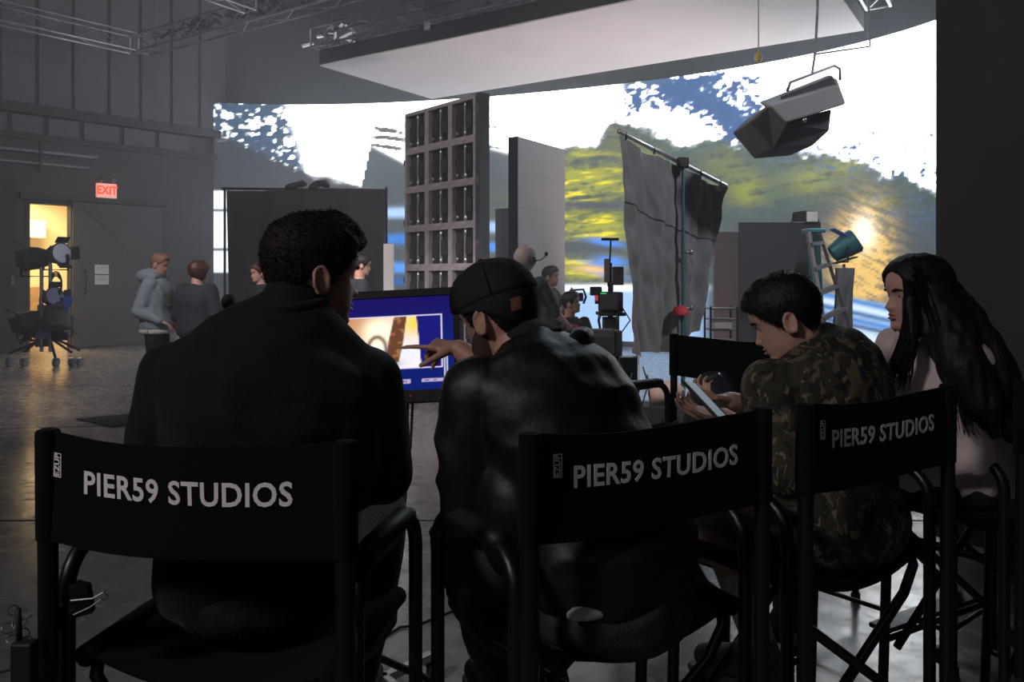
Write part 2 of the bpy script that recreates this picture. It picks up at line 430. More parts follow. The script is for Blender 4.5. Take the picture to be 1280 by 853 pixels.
def screen_picture(x, y):
    """the moving landscape shown on the screen: x,y in a 1280-wide raster"""
    W_ = np.array([5.6, 5.9, 6.2])
    c = np.ones(x.shape + (3,)) * W_
    n = fbm(x / 15, y / 9, 1); nf = fbm(x / 5, y / 3.2, 5); st = fbm(x / 60, (y - .12 * x) / 5, 9); st2 = fbm(x / 28, (y + .1 * x) / 4, 15)
    grey = (.05, .056, .068)
    # ---- left section
    xl = 475 - (y - 130) * .23
    L = x < xl
    gl = np.interp(x, [260, 300, 350, 400, 450, 480], [170, 184, 206, 224, 236, 240]) + (n - .5) * 14
    gm = soft(-10, 6, y - gl)
    nq = fbm(x / 7, y / 4.2, 51, 3); speck = soft(.37, .55, nq * .75 + n * .25 + .07 * sm(380, 290, x) - .10 * sm(345, 395, x) + .05 * sm(150, 200, y)) * sm(410, 375, x + (gl - y) * .35)
    cl = mixc(c, speck, (.05, .11, .20)); cl = mixc(cl, gm, grey)
    low = sm(237, 240, y); cl = mixc(cl, low, (1.5, 1.7, 1.9))
    for yy, w in ((263, 2.0), (312, 2.2)): cl = mixc(cl, np.exp(-((y - yy) / w) ** 2), (.04, .07, .11))
    cl = mixc(cl, sm(339, 342, y), (.06, .07, .085))
    # ---- middle section
    hill = np.interp(x, [440, 465, 505, 560, 606, 643, 705], [180, 185, 206, 180, 186, 196, 190])
    cm_ = c.copy()
    br = sm(.56, .66, st) * sm(530, 500, x) * sm(205, 190, y) * sm(120, 130, y)
    cm_ = mixc(cm_, br, (.16, .13, .10))
    br = sm(.60, .68, st) * sm(600, 606, x) * sm(660, 630, x); cm_ = mixc(cm_, br, (.12, .2, .35))
    hm = soft(-9, 6, y - hill); hc = np.ones(x.shape + (3,)) * np.array((.085, .105, .12))
    hc = mixc(hc, sm(225, 262, y) * sm(560, 620, x) * sm(.35, .6, st2), (.11, .14, .06))
    for yy, w, col in ((266, 7, (.55, .85, 1.3)), (284, 7, (.5, .8, 1.3)), (299, 7, (.05, .28, .9)), (309, 6, (.10, .42, 1.15)), (335, 7, (.12, .45, 1.2)), (352, 5, (.02, .15, .5))):
        k = np.exp(-np.abs((y - yy) / w) ** 3)
        if yy == 266: k = k * sm(545, 530, x)
        if yy == 284: k = k * sm(545, 560, x)
        if yy == 299: k = k * sm(545, 530, x)
        if yy == 309: k = k * sm(545, 560, x)
        hc = mixc(hc, k, col)
    hc = mixc(hc, sm(360, 364, y), (.09, .11, .14))
    cm_ = mixc(cm_, hm, (0, 0, 0)) + hc * hm[..., None]
    # ---- right section
    cr = c.copy()
    tree = soft(.39, .58, fbm(x / 22, y / 12, 21) * .35 + fbm(x / 6, y / 4, 71, 3) * .65 + .26 * gaus(x, y, 850, 112, 90, 26, .10) + .22 * gaus(x, y, 905, 142, 55, 12, .3) + .22 * gaus(x, y, 940, 170, 50, 22, .4) - .25 * sm(930, 1010, x) * sm(190, 140, y) - .14 - .3 * gaus(x, y, 845, 150, 30, 14, .3)) * sm(765, 785, x)
    cr = mixc(cr, tree, (.035, .12, .36))
    tg = tree * sm(120, 90, y - .0 * x) * sm(860, 780, x); cr = mixc(cr, tg, (.12, .22, .16))
    top = np.interp(x, [690, 712, 745, 770, 800, 850, 900, 940, 1000, 1050, 1085, 1110, 1168], [188, 192, 186, 152, 160, 186, 178, 186, 194, 200, 212, 222, 240]) + (n - .5) * 26 + (nf - .5) * 8
    fm = soft(-14, 8, y - top)
    fol = np.ones(x.shape + (3,)) * np.array((.06, .095, .095)) * (.6 + .8 * fbm(x / 12, y / 7, 81, 4))[..., None]
    yg = gaus(x, y, 735, 225, 60, 26, .1) + gaus(x, y, 745, 280, 70, 20, .12) + .30 * gaus(x, y, 800, 190, 40, 18, .35) + .75 * gaus(x, y, 728, 338, 45, 16, .15) + .6 * gaus(x, y, 935, 240, 22, 22) + .55 * gaus(x, y, 1015, 225, 40, 20) + .5 * gaus(x, y, 1060, 205, 28, 14) + .35 * gaus(x, y, 1100, 250, 26, 16) + .3 * gaus(x, y, 905, 205, 30, 25)
    fol = mixc(fol, np.clip(yg * sm(.25, .6, st2 * .6 + nf * .4) * 1.25, 0, 1), (.50, .50, .02))
    fol = mixc(fol, np.clip(yg * sm(.52, .68, st * .5 + st2 * .5) * sm(800, 760, x) * 1.6, 0, 1), (1.25, 1.05, .0))
    gn = gaus(x, y, 960, 225, 90, 35) * .5 + gaus(x, y, 800, 240, 80, 60) * .6
    fol = mixc(fol, np.clip(gn * sm(.35, .6, nf), 0, 1) * .5, (.10, .22, .06))
    bl = sm(.53, .66, st2 * .5 + nf * .5) * (gaus(x, y, 1000, 190, 110, 30, .3) + gaus(x, y, 1130, 262, 60, 30))
    fol = mixc(fol, np.clip(bl, 0, 1), (.05, .16, .40))
    gg = sm(248, 300, y + (n - .5) * 40) * sm(850, 930, x); fol = mixc(fol, gg, (.075, .098, .115))
    gg = sm(296, 306, y) * sm(325, 312, y) * sm(790, 770, x) + sm(248, 256, y) * sm(268, 258, y) * sm(700, 730, x) * sm(800, 770, x); fol = mixc(fol, np.clip(gg, 0, 1), (.07, .09, .105))
    for cx_, cy_, rx, ry in ((757, 303, 22, 4), (765, 326, 18, 5), (762, 344, 20, 3), (752, 331, 22, 3)): fol = mixc(fol, np.clip(gaus(x, y, cx_, cy_, rx, ry, .15) * 1.3, 0, 1), (.08, .35, 1.1))
    fol = mixc(fol, np.clip(gaus(x, y, 742, 337, 22, 5, .1), 0, 1), (1.2, .75, .35))
    k = sm(-2, 2, y - 358) * sm(900, 860, x); fol = mixc(fol, k, (.45, .72, 1.15)); fol = mixc(fol, np.exp(-((y - 360) / 4.) ** 2) * sm(900, 860, x), (1.5, 1.7, 1.9))
    # golden bush, guard rail, road
    gb = gaus(x, y, 1082, 300, 30, 42, 0) + .8 * gaus(x, y, 1090, 350, 30, 24) + .5 * gaus(x, y, 1060, 330, 26, 40)
    stg = fbm((x + .5 * y) / 16, (y - .5 * x) / 3.2, 33)
    fol = mixc(fol, np.clip(gb * (0.4 + 1.5 * sm(.35, .65, stg)), 0, 1), (1.05, .68, .20))
    fol = mixc(fol, np.clip(gaus(x, y, 1080, 290, 14, 20) * 1.3 * (.3 + stg), 0, 1), (2.0, 1.8, 1.4))
    sy = (x - 1030) * .22
    rd = sm(362, 368, y - sy * .9) * sm(985, 1000, x)
    road = np.ones(x.shape + (3,)) * np.array((.62, .78, 1.05)) * (.6 + .8 * st[..., None])
    for a_, w, col in ((368, 3.5, (.05, .30, .8)), (376, 3, (.85, 1.1, 1.5)), (383, 3, (.03, .16, .45)), (392, 4, (.06, .32, .85)), (399, 3, (.02, .12, .35)), (412, 6, (.9, 1.1, 1.4))):
        road = mixc(road, np.exp(-((y - sy - a_) / w) ** 2), col)
    road = mixc(road, sm(404, 420, y - sy) * .5, (.55, .6, .75))
    fol = fol * (1 - rd[..., None]) + road * rd[..., None]
    # darker lower centre behind the props
    fol = mixc(fol, sm(880, 900, x) * sm(1000, 985, x) * sm(300, 330, y), (.06, .075, .09))
    cr = cr * (1 - fm[..., None]) + fol * fm[..., None]
    c = np.where(L[..., None], cl, np.where((x < 690)[..., None], cm_, cr))
    dots = 1 - .07 * (np.sin(x * 2.1) * np.sin(y * 2.1) > 0)
    return c * dots[..., None]

curve_px = np.array([267, 380, 480, 610, 700, 800, 910, 1000, 1100, 1168, 1235.])
curve_y = np.array([18.73, 18.9, 18.85, 18.1, 17.5, 16.65, 15.75, 14.8, 13.6, 12.68, 11.75])
cf = np.polyfit(curve_px, curve_y, 5)
NX, NY = 380, 176
pxs = np.linspace(267, 1235, NX); Yc = np.polyval(cf, pxs); Xc = (pxs - CX) / F * Yc
zs = np.linspace(.12, 5.56, NY)
PX, Z_ = np.meshgrid(pxs, zs); YY = np.repeat(Yc[None], NY, 0); XX = np.repeat(Xc[None], NY, 0)
PY = CY - (Z_ - EYE) / YY * F
cols = screen_picture(PX, PY) * SCREEN_GAIN
me = bpy.data.meshes.new('led_screen')
V = np.stack([XX, YY, Z_], -1).reshape(-1, 3)
idx = np.arange(NX * NY).reshape(NY, NX)
Fq = np.stack([idx[:-1, :-1], idx[:-1, 1:], idx[1:, 1:], idx[1:, :-1]], -1).reshape(-1, 4)
me.from_pydata(V.tolist(), [], Fq.tolist())
ca = me.color_attributes.new('picture', 'FLOAT_COLOR', 'POINT')
ca.data.foreach_set('color', np.concatenate([cols.reshape(-1, 3), np.ones((NX * NY, 1))], 1).astype(np.float32).ravel())
sm_m = bpy.data.materials.new('lit LED screen'); sm_m.use_nodes = True
nt = sm_m.node_tree; nt.nodes.remove(nt.nodes['Principled BSDF'])
at_ = nt.nodes.new('ShaderNodeVertexColor'); at_.layer_name = 'picture'
e = nt.nodes.new('ShaderNodeEmission'); nt.links.new(at_.outputs[0], e.inputs[0]); nt.links.new(e.outputs[0], nt.nodes['Material Output'].inputs[0])
led = thing('led_wall', 'huge curved LED screen showing a blurred landscape with bright sky', 'screen')
so = link('screen', me, sm_m, led)
bm_ = MB()
cv = [(x, y + .03) for x, y in zip(Xc[::12], Yc[::12])] + [(Xc[-1], Yc[-1] + .03)]
nv = len(cv)
P = [(x, y, z) for z in (0, 5.58) for x, y in cv] + [(x + .05, y + .35, z) for z in (0, 5.58) for x, y in cv]
Fs = []
for i in range(nv - 1):
    Fs += [(i, i + 1, nv + i + 1, nv + i), (2 * nv + i, 3 * nv + i, 3 * nv + i + 1, 2 * nv + i + 1), (nv + i, nv + i + 1, 3 * nv + i + 1, 3 * nv + i), (i, 2 * nv + i, 2 * nv + i + 1, i + 1)]
Fs += [(0, nv, 3 * nv, 2 * nv), (nv - 1, 3 * nv - 1, 4 * nv - 1, 2 * nv - 1)]
obj('screen_backing', bm_.add(P, Fs), M['black'], led)

# ------------------------------------------------------------------ trusses and the hung ceiling panel
M['truss'] = mat('truss tube', (.34, .34, .38), .4, .7, var=.2, vscale=5)
def truss(p0, p1, size, label, r=.022, step=.55, material=None, sag=None):
    p0, p1 = Vector(p0), Vector(p1)
    t = thing('lighting_truss', label, 'truss', p0)
    d = (p1 - p0); L = d.length; d.normalize(); s_ = d.cross(Vector((0, 0, 1))).normalized() * size / 2; u = Vector((0, 0, size / 2))
    c = [s_ + u, s_ - u, -s_ - u, -s_ + u]
    m_ = material or M['truss']
    for q in c:
        obj('chord', MB().tube([q, q + d * L], r, 8), m_, t, smooth=True)
    k = max(2, int(L / step))
    for i in range(k):
        a = d * (L * i / k); b = d * (L * (i + 1) / k)
        for j in range(4):
            q0, q1 = c[j], c[(j + 1) % 4]
            if i % 2: q0, q1 = q1, q0
            obj('brace', MB().tube([q0 + a, q1 + b], r * .55, 5), m_, t)
    for i in (0, 1):
        a = d * (L * i)
        obj('end_plate', MB().tube([c[j] + a for j in (0, 1, 2, 3, 0)], r * .9, 5), m_, t)
    return t
truss((-10.6, 12.2, 6.15), (-7.55, 16.0, 6.15), .34, 'grey lighting truss high along the left wall')
truss((-7.45, 16.1, 6.15), (-1.6, 12.25, 6.15), .34, 'long lighting truss with cable bundle crossing towards the hung ceiling panel')
truss((-5.6, 12.2, 6.25), (-4.55, 13.9, 6.25), .30, 'short lighting truss at the top left joining the long one')
# cable bundle along the second truss
cb = MB()
for k in range(16):
    t0 = random.uniform(.03, .55); a = Vector((-7.4, 16.05, 6.2)).lerp(Vector((-1.6, 12.25, 6.2)), t0)
    pts = [a + Vector((random.uniform(-.1, .1) + .12 * i, random.uniform(-.15, .15) - .08 * i, random.uniform(-.12, .18))) for i in range(6)]
    cb.tube(pts, .022, 5)
tag(obj('cable_bundle', cb, M['black']), 'black cable bundle tied on the long left truss', 'cable')

ph = 5.12
P1 = Vector((-1.64, 16.36, ph)); P2 = Vector((-3.31, 13.79, ph)); P3 = Vector((5.19, 11.8, ph)); 
d2 = (P1 - P2); P4 = P3 - d2
pan = thing('hung_ceiling_panel', 'large pale overhead panel hung level from the trusses', 'panel', P2)
def quadslab(a, b, c, d, z0, z1, org, name, m, par):
    V = [Vector((p.x, p.y, z)) - org for z in (z0, z1) for p in (a, b, c, d)]
    return obj(name, MB().add(V, [(3, 2, 1, 0), (4, 5, 6, 7), (0, 1, 5, 4), (1, 2, 6, 5), (2, 3, 7, 6), (3, 0, 4, 7)]), m, par)
M['diff'] = mat('white diffusion skin', (.92, .88, .88), .75, var=.03, vscale=1.0)
quadslab(P2, P1, P3, P4, ph, ph + .02, P2, 'diffusion_skin', M['diff'], pan)
quadslab(P2 + (P2 - P1) * .004, P1, P3, P4, ph + .022, ph + .27, P2, 'frame_edge', M['black'], pan)
M['trussw'] = mat('bright truss tube', (.6, .6, .62), .35, .6)
zt = ph + .27 + .19
ax = (P3 - P1).normalized()
truss(P2 + Vector((0, 0, zt - ph)) - ax * .05, P4 + Vector((0, 0, zt - ph)), .32, 'truss along the near edge of the hung ceiling panel')
truss(P4 + Vector((0, 0, zt - ph)) + ax * .2, P3 + Vector((0, 0, zt - ph)) + ax * .2, .32, 'white truss over the right end of the hung ceiling panel', material=M['trussw'])
truss(P2.lerp(P1, .12) + Vector((0, 0, zt - ph)), P1.lerp(P2, .02) + Vector((0, 0, zt - ph)), .30, 'truss over the left end of the hung ceiling panel', material=M['trussw'])
for i, (q, z0, lb) in enumerate(((W(534, 35, 12.3), None, 'thin steel hanging cable above the middle of the panel truss'), (W(414, 40, 13.8), None, 'thin steel hanging cable at the left corner of the ceiling panel'), (W(194, 40, 15.9), None, 'thin hanging cable at the meeting of the two left trusses'))):
    tag(obj('hanging_cable', MB().tube([(0, 0, 0), (0, 0, 8.2 - q.z)], .014, 6).box((0, 0, .03), (.09, .06, .12)), M['alud']), lb, 'cable').location = q
# clamps and lamps on the panel corner
for i, (px, py, lb) in enumerate(((402, 52, 'small pale clamp on the left corner of the ceiling panel truss'), (430, 48, 'small pale clamp right of the corner of the ceiling panel truss'))):
    p = W(px, py, 13.75)
    t = thing('truss_clamp', lb, 'clamp', p)
    for k in range(5):
        a = Vector((random.uniform(-.15, .2), random.uniform(-.1, .1), random.uniform(-.2, .2)))
        obj('clamp_arm', MB().beam(a, a + Vector((random.uniform(-.2, .25), 0, random.uniform(-.16, .16))), .05, .04), M['trussw'], t)
# hanging fixture
H0 = W(1003, 132, 7.0)
hl = thing('hanging_light_fixture', 'large studio light in grey cloth with dark skirt hanging before the screen', 'studio light', H0)
def L7(px, py, dy=0): return W(px, py, 7.0 + dy) - H0
gc = mat('grey reflector cloth', (.12, .12, .125), .7, bump=.2, bscale=30)
dc = mat('dark skirt cloth', (.085, .092, .098), .8, bump=.3, bscale=20)
def prism(front, back):
    n = len(front); V = front + back
    Fs = [tuple(range(n)), tuple(range(2 * n - 1, n - 1, -1))] + [(i, n + i, n + (i + 1) % n, (i + 1) % n) for i in range(n)]
    return MB().add(V, Fs)
hood = [L7(962, 133, -.25), L7(1046, 108, -.25), L7(1058, 131, -.3), L7(982, 154, -.3)]
hoodb = [L7(948, 128, .35), L7(1036, 93, .35), L7(1048, 100, .42), L7(985, 150, .42)]
obj('hood', prism(hood, hoodb), gc, hl, bevel=.02)
sk = [L7(937, 152, -.1), L7(960, 131, -.2), L7(984, 152, -.22), L7(1040, 136, -.2), L7(1037, 163, -.1), L7(1015, 183, 0), L7(966, 187, 0)]
skb = [p + Vector((0, .55, .0)) for p in sk]
obj('skirt', prism(sk, skb), dc, hl, bevel=.015)
obj('lamp_top', prism([L7(975, 121, -.1), L7(1040, 96, -.1), L7(1046, 108, -.15), L7(984, 131, -.15)], [L7(975, 119, .3), L7(1040, 94, .3), L7(1046, 104, .3), L7(984, 128, .3)]), M['black'], hl, bevel=.01)
obj('yoke', MB().tube([L7(984, 114), L7(988, 103), L7(1043, 82), L7(1050, 86), L7(1050, 100)], .014, 8), M['alud'], hl, smooth=True)
obj('knob', MB().ell(L7(1006, 150, -.35), (.02, .02, .02)), M['chrome'], hl, smooth=True)
obj('hanging_rod', MB().tube([L7(1015, 92), L7(1019, 66), L7(1022, 10), L7(1022, -190)], .011, 6), M['alud'], hl)
obj('outrigger', MB().tube([L7(1017, 68), L7(1088, 58), L7(1086, 40), L7(1086, -150)], .009, 6), M['alud'], hl)
tag(obj('hanging_pulley', MB().ell((0, 0, 0), (.05, .05, .07)).tube([(0, 0, 0), (0, 0, 4.2)], .008, 5), M['yellow'], smooth=True), 'small yellow pulley on a thin line under the ceiling panel', 'pulley').location = W(948, 72, 10.0)

# ------------------------------------------------------------------ director's chairs
def arc(c, r, a0, a1, ux, uy, n=6):
    """points on an arc about c in the plane of ux, uy"""
    return [Vector(c) + Vector(ux) * r * math.cos(a0 + (a1 - a0) * i / n) + Vector(uy) * r * math.sin(a0 + (a1 - a0) * i / n) for i in range(n + 1)]
X_, Y_, Z_a = Vector((1, 0, 0)), Vector((0, 1, 0)), Vector((0, 0, 1))
TEXT_CACHE = {}
def lettering(text, size, extrude=.0004, bold=.0012):
    cu = bpy.data.curves.new('lettering', 'FONT'); cu.body = text; cu.size = size; cu.extrude = extrude; cu.offset = bold
    cu.align_x = 'CENTER'; cu.align_y = 'CENTER'; cu.resolution_u = 3; cu.space_character = 1.06
    o = bpy.data.objects.new('lettering', cu); COL.objects.link(o)
    dg = bpy.context.evaluated_depsgraph_get(); dg.update()
    me = bpy.data.meshes.new_from_object(o.evaluated_get(dg))
    bpy.data.objects.remove(o); bpy.data.curves.remove(cu)
    return me
def subdivide_me(me, cuts=2):
    b = bmesh.new(); b.from_mesh(me); bmesh.ops.triangulate(b, faces=b.faces); b.to_mesh(me); b.free()
CA = .29          # half width between the side frames
def panel_sag(x, z, sag):
    """how far the back canvas bellies at local x"""
    t = 1 - (x / CA) ** 2
    return -.025 + sag * max(t, 0) + .004 * math.sin(9 * x + 14 * z)
def chair(label, a, b, sag=.04, text=True, tagx=-.235, group="directors chairs round the monitor"):
    """a, b: floor points of the left and right back posts, seen from behind"""
    a, b = Vector((*a, 0)), Vector((*b, 0))
    mid = (a + b) / 2; d = (b - a).normalized()
    t = thing('directors_chair', label, 'chair', mid, math.atan2(d.y, d.x), group)
    r = .0155
    for s in (-1, 1):
        x = s * CA
        pts = [(x, .03, .02)] + [(x, .03, z) for z in (.3, .6)] + [Vector(p) for p in arc((x, .11, .90), .08, math.pi, math.pi / 2, Y_, Z_a)] + arc((x, .31, .90), .08, math.pi / 2, 0, Y_, Z_a) + [(x, .39, .6), (x, .40, .3), (x, .41, .02)]
        obj('side_frame', MB().tube(pts, r, 12), M['frame'], t, smooth=True)
        obj('back_post', MB().tube([(x, -.015, .40), (x, -.02, 1.214)], .0175, 12).box((x, .005, .50), (.02, .05, .04)).box((x, .005, .86), (.02, .05, .04)), M['frame'], t, smooth='auto')
        obj('arm_pad', MB().tube([(x, .085, .990), (x, .12, .992), (x, .30, .992), (x, .335, .986)], [.020, .024, .024, .019], 12, flat=.85), M['pad'], t, smooth=True)
        obj('foot_cap', MB().tube([(x, .03, 0), (x, .03, .035)], .021, 10), M['rubber'], t, smooth='auto')
        obj('foot_cap', MB().tube([(x, .41, 0), (x, .41, .035)], .021, 10), M['rubber'], t, smooth='auto')
    # seat rails that bend down into the crossed legs
    xs_ = .245
    for s in (-1, 1):
        for yy in (.045, .375):
            k = 1 if yy < .2 else -1
            pts = [Vector((s * xs_, .21, .775)), Vector((s * xs_, yy + k * .05, .775)), Vector((s * xs_, yy + k * .015, .765)), Vector((s * (xs_ - .006), yy, .735)), Vector((s * (xs_ - .05), yy, .67)), Vector((-s * (CA - .012), yy + k * .012 * s, .33))]
            obj('cross_leg', MB().tube(pts, .013, 10), M['frame'], t, smooth=True)
    def seatf(u, v):
        x = -xs_ + 2 * xs_ * u; y = .02 + .38 * v
        return (x, y, .795 - .055 * (1 - (2 * u - 1) ** 2) - .004 * math.sin(8 * v))
    obj('seat', MB().grid(seatf, 12, 8, .006, (0, 0, -1)), M['canvas'], t, smooth='auto')
    for s in (-1, 1):
        obj('seat_hem', MB().tube([(s * xs_, .02, .782), (s * xs_, .21, .786), (s * xs_, .40, .782)], .021, 12), M['canvas'], t, smooth=True)
    obj('foot_rest', MB().beam((-CA + .02, .435, .36), (CA - .02, .435, .36), .07, .016), M['frame'], t, bevel=.004)
    obj('stretcher', MB().tube([(-CA, .40, .34), (CA, .40, .34)], .010, 8), M['frame'], t, smooth=True)
    obj('stretcher', MB().tube([(-CA, .03, .16), (CA, .03, .16)], .010, 8), M['frame'], t, smooth=True)
    for s in (-1, 1):
        obj('side_bar', MB().tube([(s * CA, .03, .17), (s * CA, .41, .17)], .009, 8), M['frame'], t, smooth=True)
    # back canvas
    z0, z1 = 1.015, 1.215
    def pf(u, v):
        x = (-CA - .012) + (2 * CA + .024) * u; z = z0 + (z1 - z0) * v
        e = 1 - (x / CA) ** 2
        return (x, panel_sag(x, z, sag), z - .010 * e * (1 - v) - .012 * e * v + .003 * math.sin(13 * x))
    bp = obj('back_canvas', MB().grid(pf, 40, 8, .004, (0, 1, 0)), M['canvas'], t, smooth='auto')
    for s in (-1, 1):
        obj('canvas_sleeve', MB().tube([(s * CA, -.017, z0), (s * CA, -.019, z1 - .004), (s * CA, -.019, z1 + .001), (s * CA, -.019, z1 + .003)], [.0215, .0215, .018, .008], 14), M['canvas'], t, smooth='auto')
    if text:
        for body, size, cx, cz, rot in (('PIER59 STUDIOS', .0575, .002, 1.131, 0), ):
            key = body
            if key not in TEXT_CACHE:
                me0 = lettering(body, size); subdivide_me(me0)
                xs0 = [v_.co.x for v_ in me0.vertices]; w0 = max(xs0) - min(xs0)
                for v_ in me0.vertices: v_.co.x *= .405 / w0
                TEXT_CACHE[key] = me0
            me = TEXT_CACHE[key].copy()
            for v_ in me.vertices:
                x, zz = v_.co.x + cx, v_.co.y + cz
                e = 1 - (x / CA) ** 2
                v_.co = (x, panel_sag(x, zz, sag) - .0012 - v_.co.z, zz - .011 * e)
            link('lettering', me, M['print'], bp)
        # small printed box with upright letters
        me = lettering('EZUP', .0165, bold=.0004)
        tx = tagx
        def bend(me_):
            for v_ in me_.vertices:
                x, zz = tx - v_.co.y, 1.156 + v_.co.x
                v_.co = (x, panel_sag(x, zz, sag) - .002 - v_.co.z, zz - .011 * (1 - (x / CA) ** 2))
        bend(me); link('tag_letters', me, M['print'], bp)
        fr_ = MB()
        for lo, hi in (((-.022, -.0095, 0), (.022, -.0075, .0003)), ((-.022, .0075, 0), (.022, .0095, .0003)), ((-.022, -.0095, 0), (-.0205, .0095, .0003)), ((.0205, -.0095, 0), (.022, .0095, .0003))): fr_.b2(lo, hi)
        me = fr_.mesh('tag_frame'); bend(me); link('tag_frame', me, M['print'], bp)
    return t
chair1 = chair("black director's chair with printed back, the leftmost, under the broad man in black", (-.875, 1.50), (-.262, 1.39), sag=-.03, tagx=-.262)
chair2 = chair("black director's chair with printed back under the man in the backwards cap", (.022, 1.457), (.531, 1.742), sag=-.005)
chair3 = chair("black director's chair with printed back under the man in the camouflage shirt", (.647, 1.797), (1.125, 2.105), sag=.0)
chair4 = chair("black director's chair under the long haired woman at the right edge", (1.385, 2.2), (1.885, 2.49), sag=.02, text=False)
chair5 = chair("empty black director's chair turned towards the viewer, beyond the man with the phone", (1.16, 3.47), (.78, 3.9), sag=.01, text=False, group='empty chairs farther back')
chair6 = chair("empty black director's chair between the man with the phone and the woman, farther back", (1.28, 3.42), (1.62, 3.0), sag=.01, text=False, group='empty chairs farther back')
# dark domed bag on the empty chair
dp = Vector((.90, 3.55, .80))
M['bagshell'] = mat('dark shiny shell', (.03, .04, .05), .22, coat=.6)
hb = thing('helmet_bag', 'dark glossy domed bag lying on the seat of the empty chair', 'bag', dp)
def dome(sc=1.0, lo=0):
    R = []
    for i in range(12):
        th = math.pi / 2 * i / 11.0
        R.append([Vector((.155 * sc * math.cos(th) ** .8 * math.cos(2 * math.pi * k / 28) + .01 * math.sin(th), .15 * sc * math.cos(th) ** .8 * math.sin(2 * math.pi * k / 28), lo + .27 * sc * math.sin(th) * (1 + .03 * math.sin(3 * 2 * math.pi * k / 28)))) for k in range(28)])
    return MB().rings(R)
obj('bag_shell', dome(), M['bagshell'], hb, smooth='auto')
obj('bag_rim', MB().tube([(.16 * math.cos(a), .155 * math.sin(a), .02) for a in np.linspace(0, 2 * math.pi, 33)], .012, 8, caps=False), M['rubber'], hb, smooth=True)
obj('bag_strap', MB().tube([(.10 * math.cos(a) - .02, -.152 + .02 * math.cos(a), .10 + .09 * math.sin(a)) for a in np.linspace(-.2, math.pi + .2, 14)], .009, 6), M['canvas'], hb, smooth=True)
# clips and pouch on the post of the first chair
bc = thing('binder_clip', 'black binder clip with wire handles pinched on the left chair post', 'clip', (-.80, 1.47, .905))
obj('clip_body', prism([Vector((-.005, -.018, -.03)), Vector((.038, -.018, -.018)), Vector((.028, -.018, .03)), Vector((-.005, -.018, .03))], [Vector((-.005, .018, -.03)), Vector((.034, .002, -.018)), Vector((.026, .002, .03)), Vector((-.005, .018, .03))]), M['gloss'], bc)
obj('clip_wire', MB().tube([(.0, -.02, .006), (.04, -.02, .010), (.058, -.018, .020), (.066, -.016, .013), (.060, -.014, .006), (.05, -.016, .008)], .0016, 6), M['alud'], bc)
obj('clip_wire', MB().tube([(.005, -.02, -.02), (.035, -.02, -.006), (.055, -.018, .008)], .0014, 6), M['alud'], bc)
kc = thing('key_chain', 'tangled metal key chain hanging beside the left chair post', 'key chain', (-.885, 1.44, .865))
for k in range(9):
    c = Vector((random.uniform(-.02, .02), random.uniform(-.01, .01), .03 - k * .009)); a_ = Matrix.Rotation(random.uniform(0, 3), 3, 'Z') @ Matrix.Rotation(random.uniform(.6, 2.2), 3, 'X')
    obj('ring', MB().tube([c + a_ @ Vector((.011 * math.cos(q), .009 * math.sin(q), 0)) for q in np.linspace(0, 2 * math.pi, 13)], .0014, 5, caps=False), M['alud'], kc)
pb = thing('tool_pouch', 'black belt pouch with radio and clips hung on the left chair post', 'pouch', (-.835, 1.395, .62))
obj('pouch_body', MB().rings([[Vector((.038 * sx * math.copysign(abs(math.cos(q)) ** .6, math.cos(q)), .022 * sx * math.copysign(abs(math.sin(q)) ** .6, math.sin(q)), z)) for q in np.linspace(0, 2 * math.pi, 20, endpoint=False)] for z, sx in ((0, .85), (.015, 1), (.12, 1.08), (.16, 1.12), (.165, 1.0))]), M['canvas'], pb, smooth='auto')
obj('pouch_flap', MB().box((0, -.026, .14), (.085, .008, .06)), M['canvas'], pb, bevel=.004)
obj('radio', MB().box((-.012, -.004, .20), (.038, .026, .09)), M['pad'], pb, bevel=.004)
obj('radio_antenna', MB().tube([(-.024, 0, .24), (-.026, 0, .30)], .005, 8), M['rubber'], pb, smooth=True)
obj('pouch_clip', MB().box((.0, -.03, .02), (.06, .012, .018)), M['alud'], pb, bevel=.003)
obj('lower_pouch', MB().box((-.01, .0, -.07), (.075, .045, .13)), M['black'], pb, bevel=.01)

# ------------------------------------------------------------------ monitor
mc = W(453, 435, 2.42)
mon = thing('client_monitor', 'black framed monitor on a stand showing a bright warm picture on a blue desktop', 'monitor', mc, math.radians(-3))
mw, mh = .60, .340
mt = bpy.data.objects.new('monitor_body', MB().b2((-mw / 2, .0, -mh / 2), (mw / 2, .045, mh / 2)).b2((-mw / 2, -.018, mh / 2 - .022), (mw / 2, .0, mh / 2)).b2((-mw / 2, -.018, -mh / 2), (mw / 2, .0, -mh / 2 + .035)).b2((-mw / 2, -.018, -mh / 2), (-mw / 2 + .02, .0, mh / 2)).b2((mw / 2 - .02, -.018, -mh / 2), (mw / 2, .0, mh / 2)).mesh('monitor_body'))
mt.data.materials.append(M['black']); COL.objects.link(mt); mt.parent = mon; 
TILT = Matrix.Rotation(math.radians(-3.0), 4, 'Y') @ Matrix.Rotation(math.radians(-13), 4, 'X')
mt.matrix_local = TILT
def emit(name, nodes_fn):
    m = bpy.data.materials.new(name); m.use_nodes = True; nt = m.node_tree; nt.nodes.remove(nt.nodes['Principled BSDF'])
    e = nt.nodes.new('ShaderNodeEmission'); nt.links.new(e.outputs[0], nt.nodes['Material Output'].inputs[0]); nodes_fn(nt, e); return m
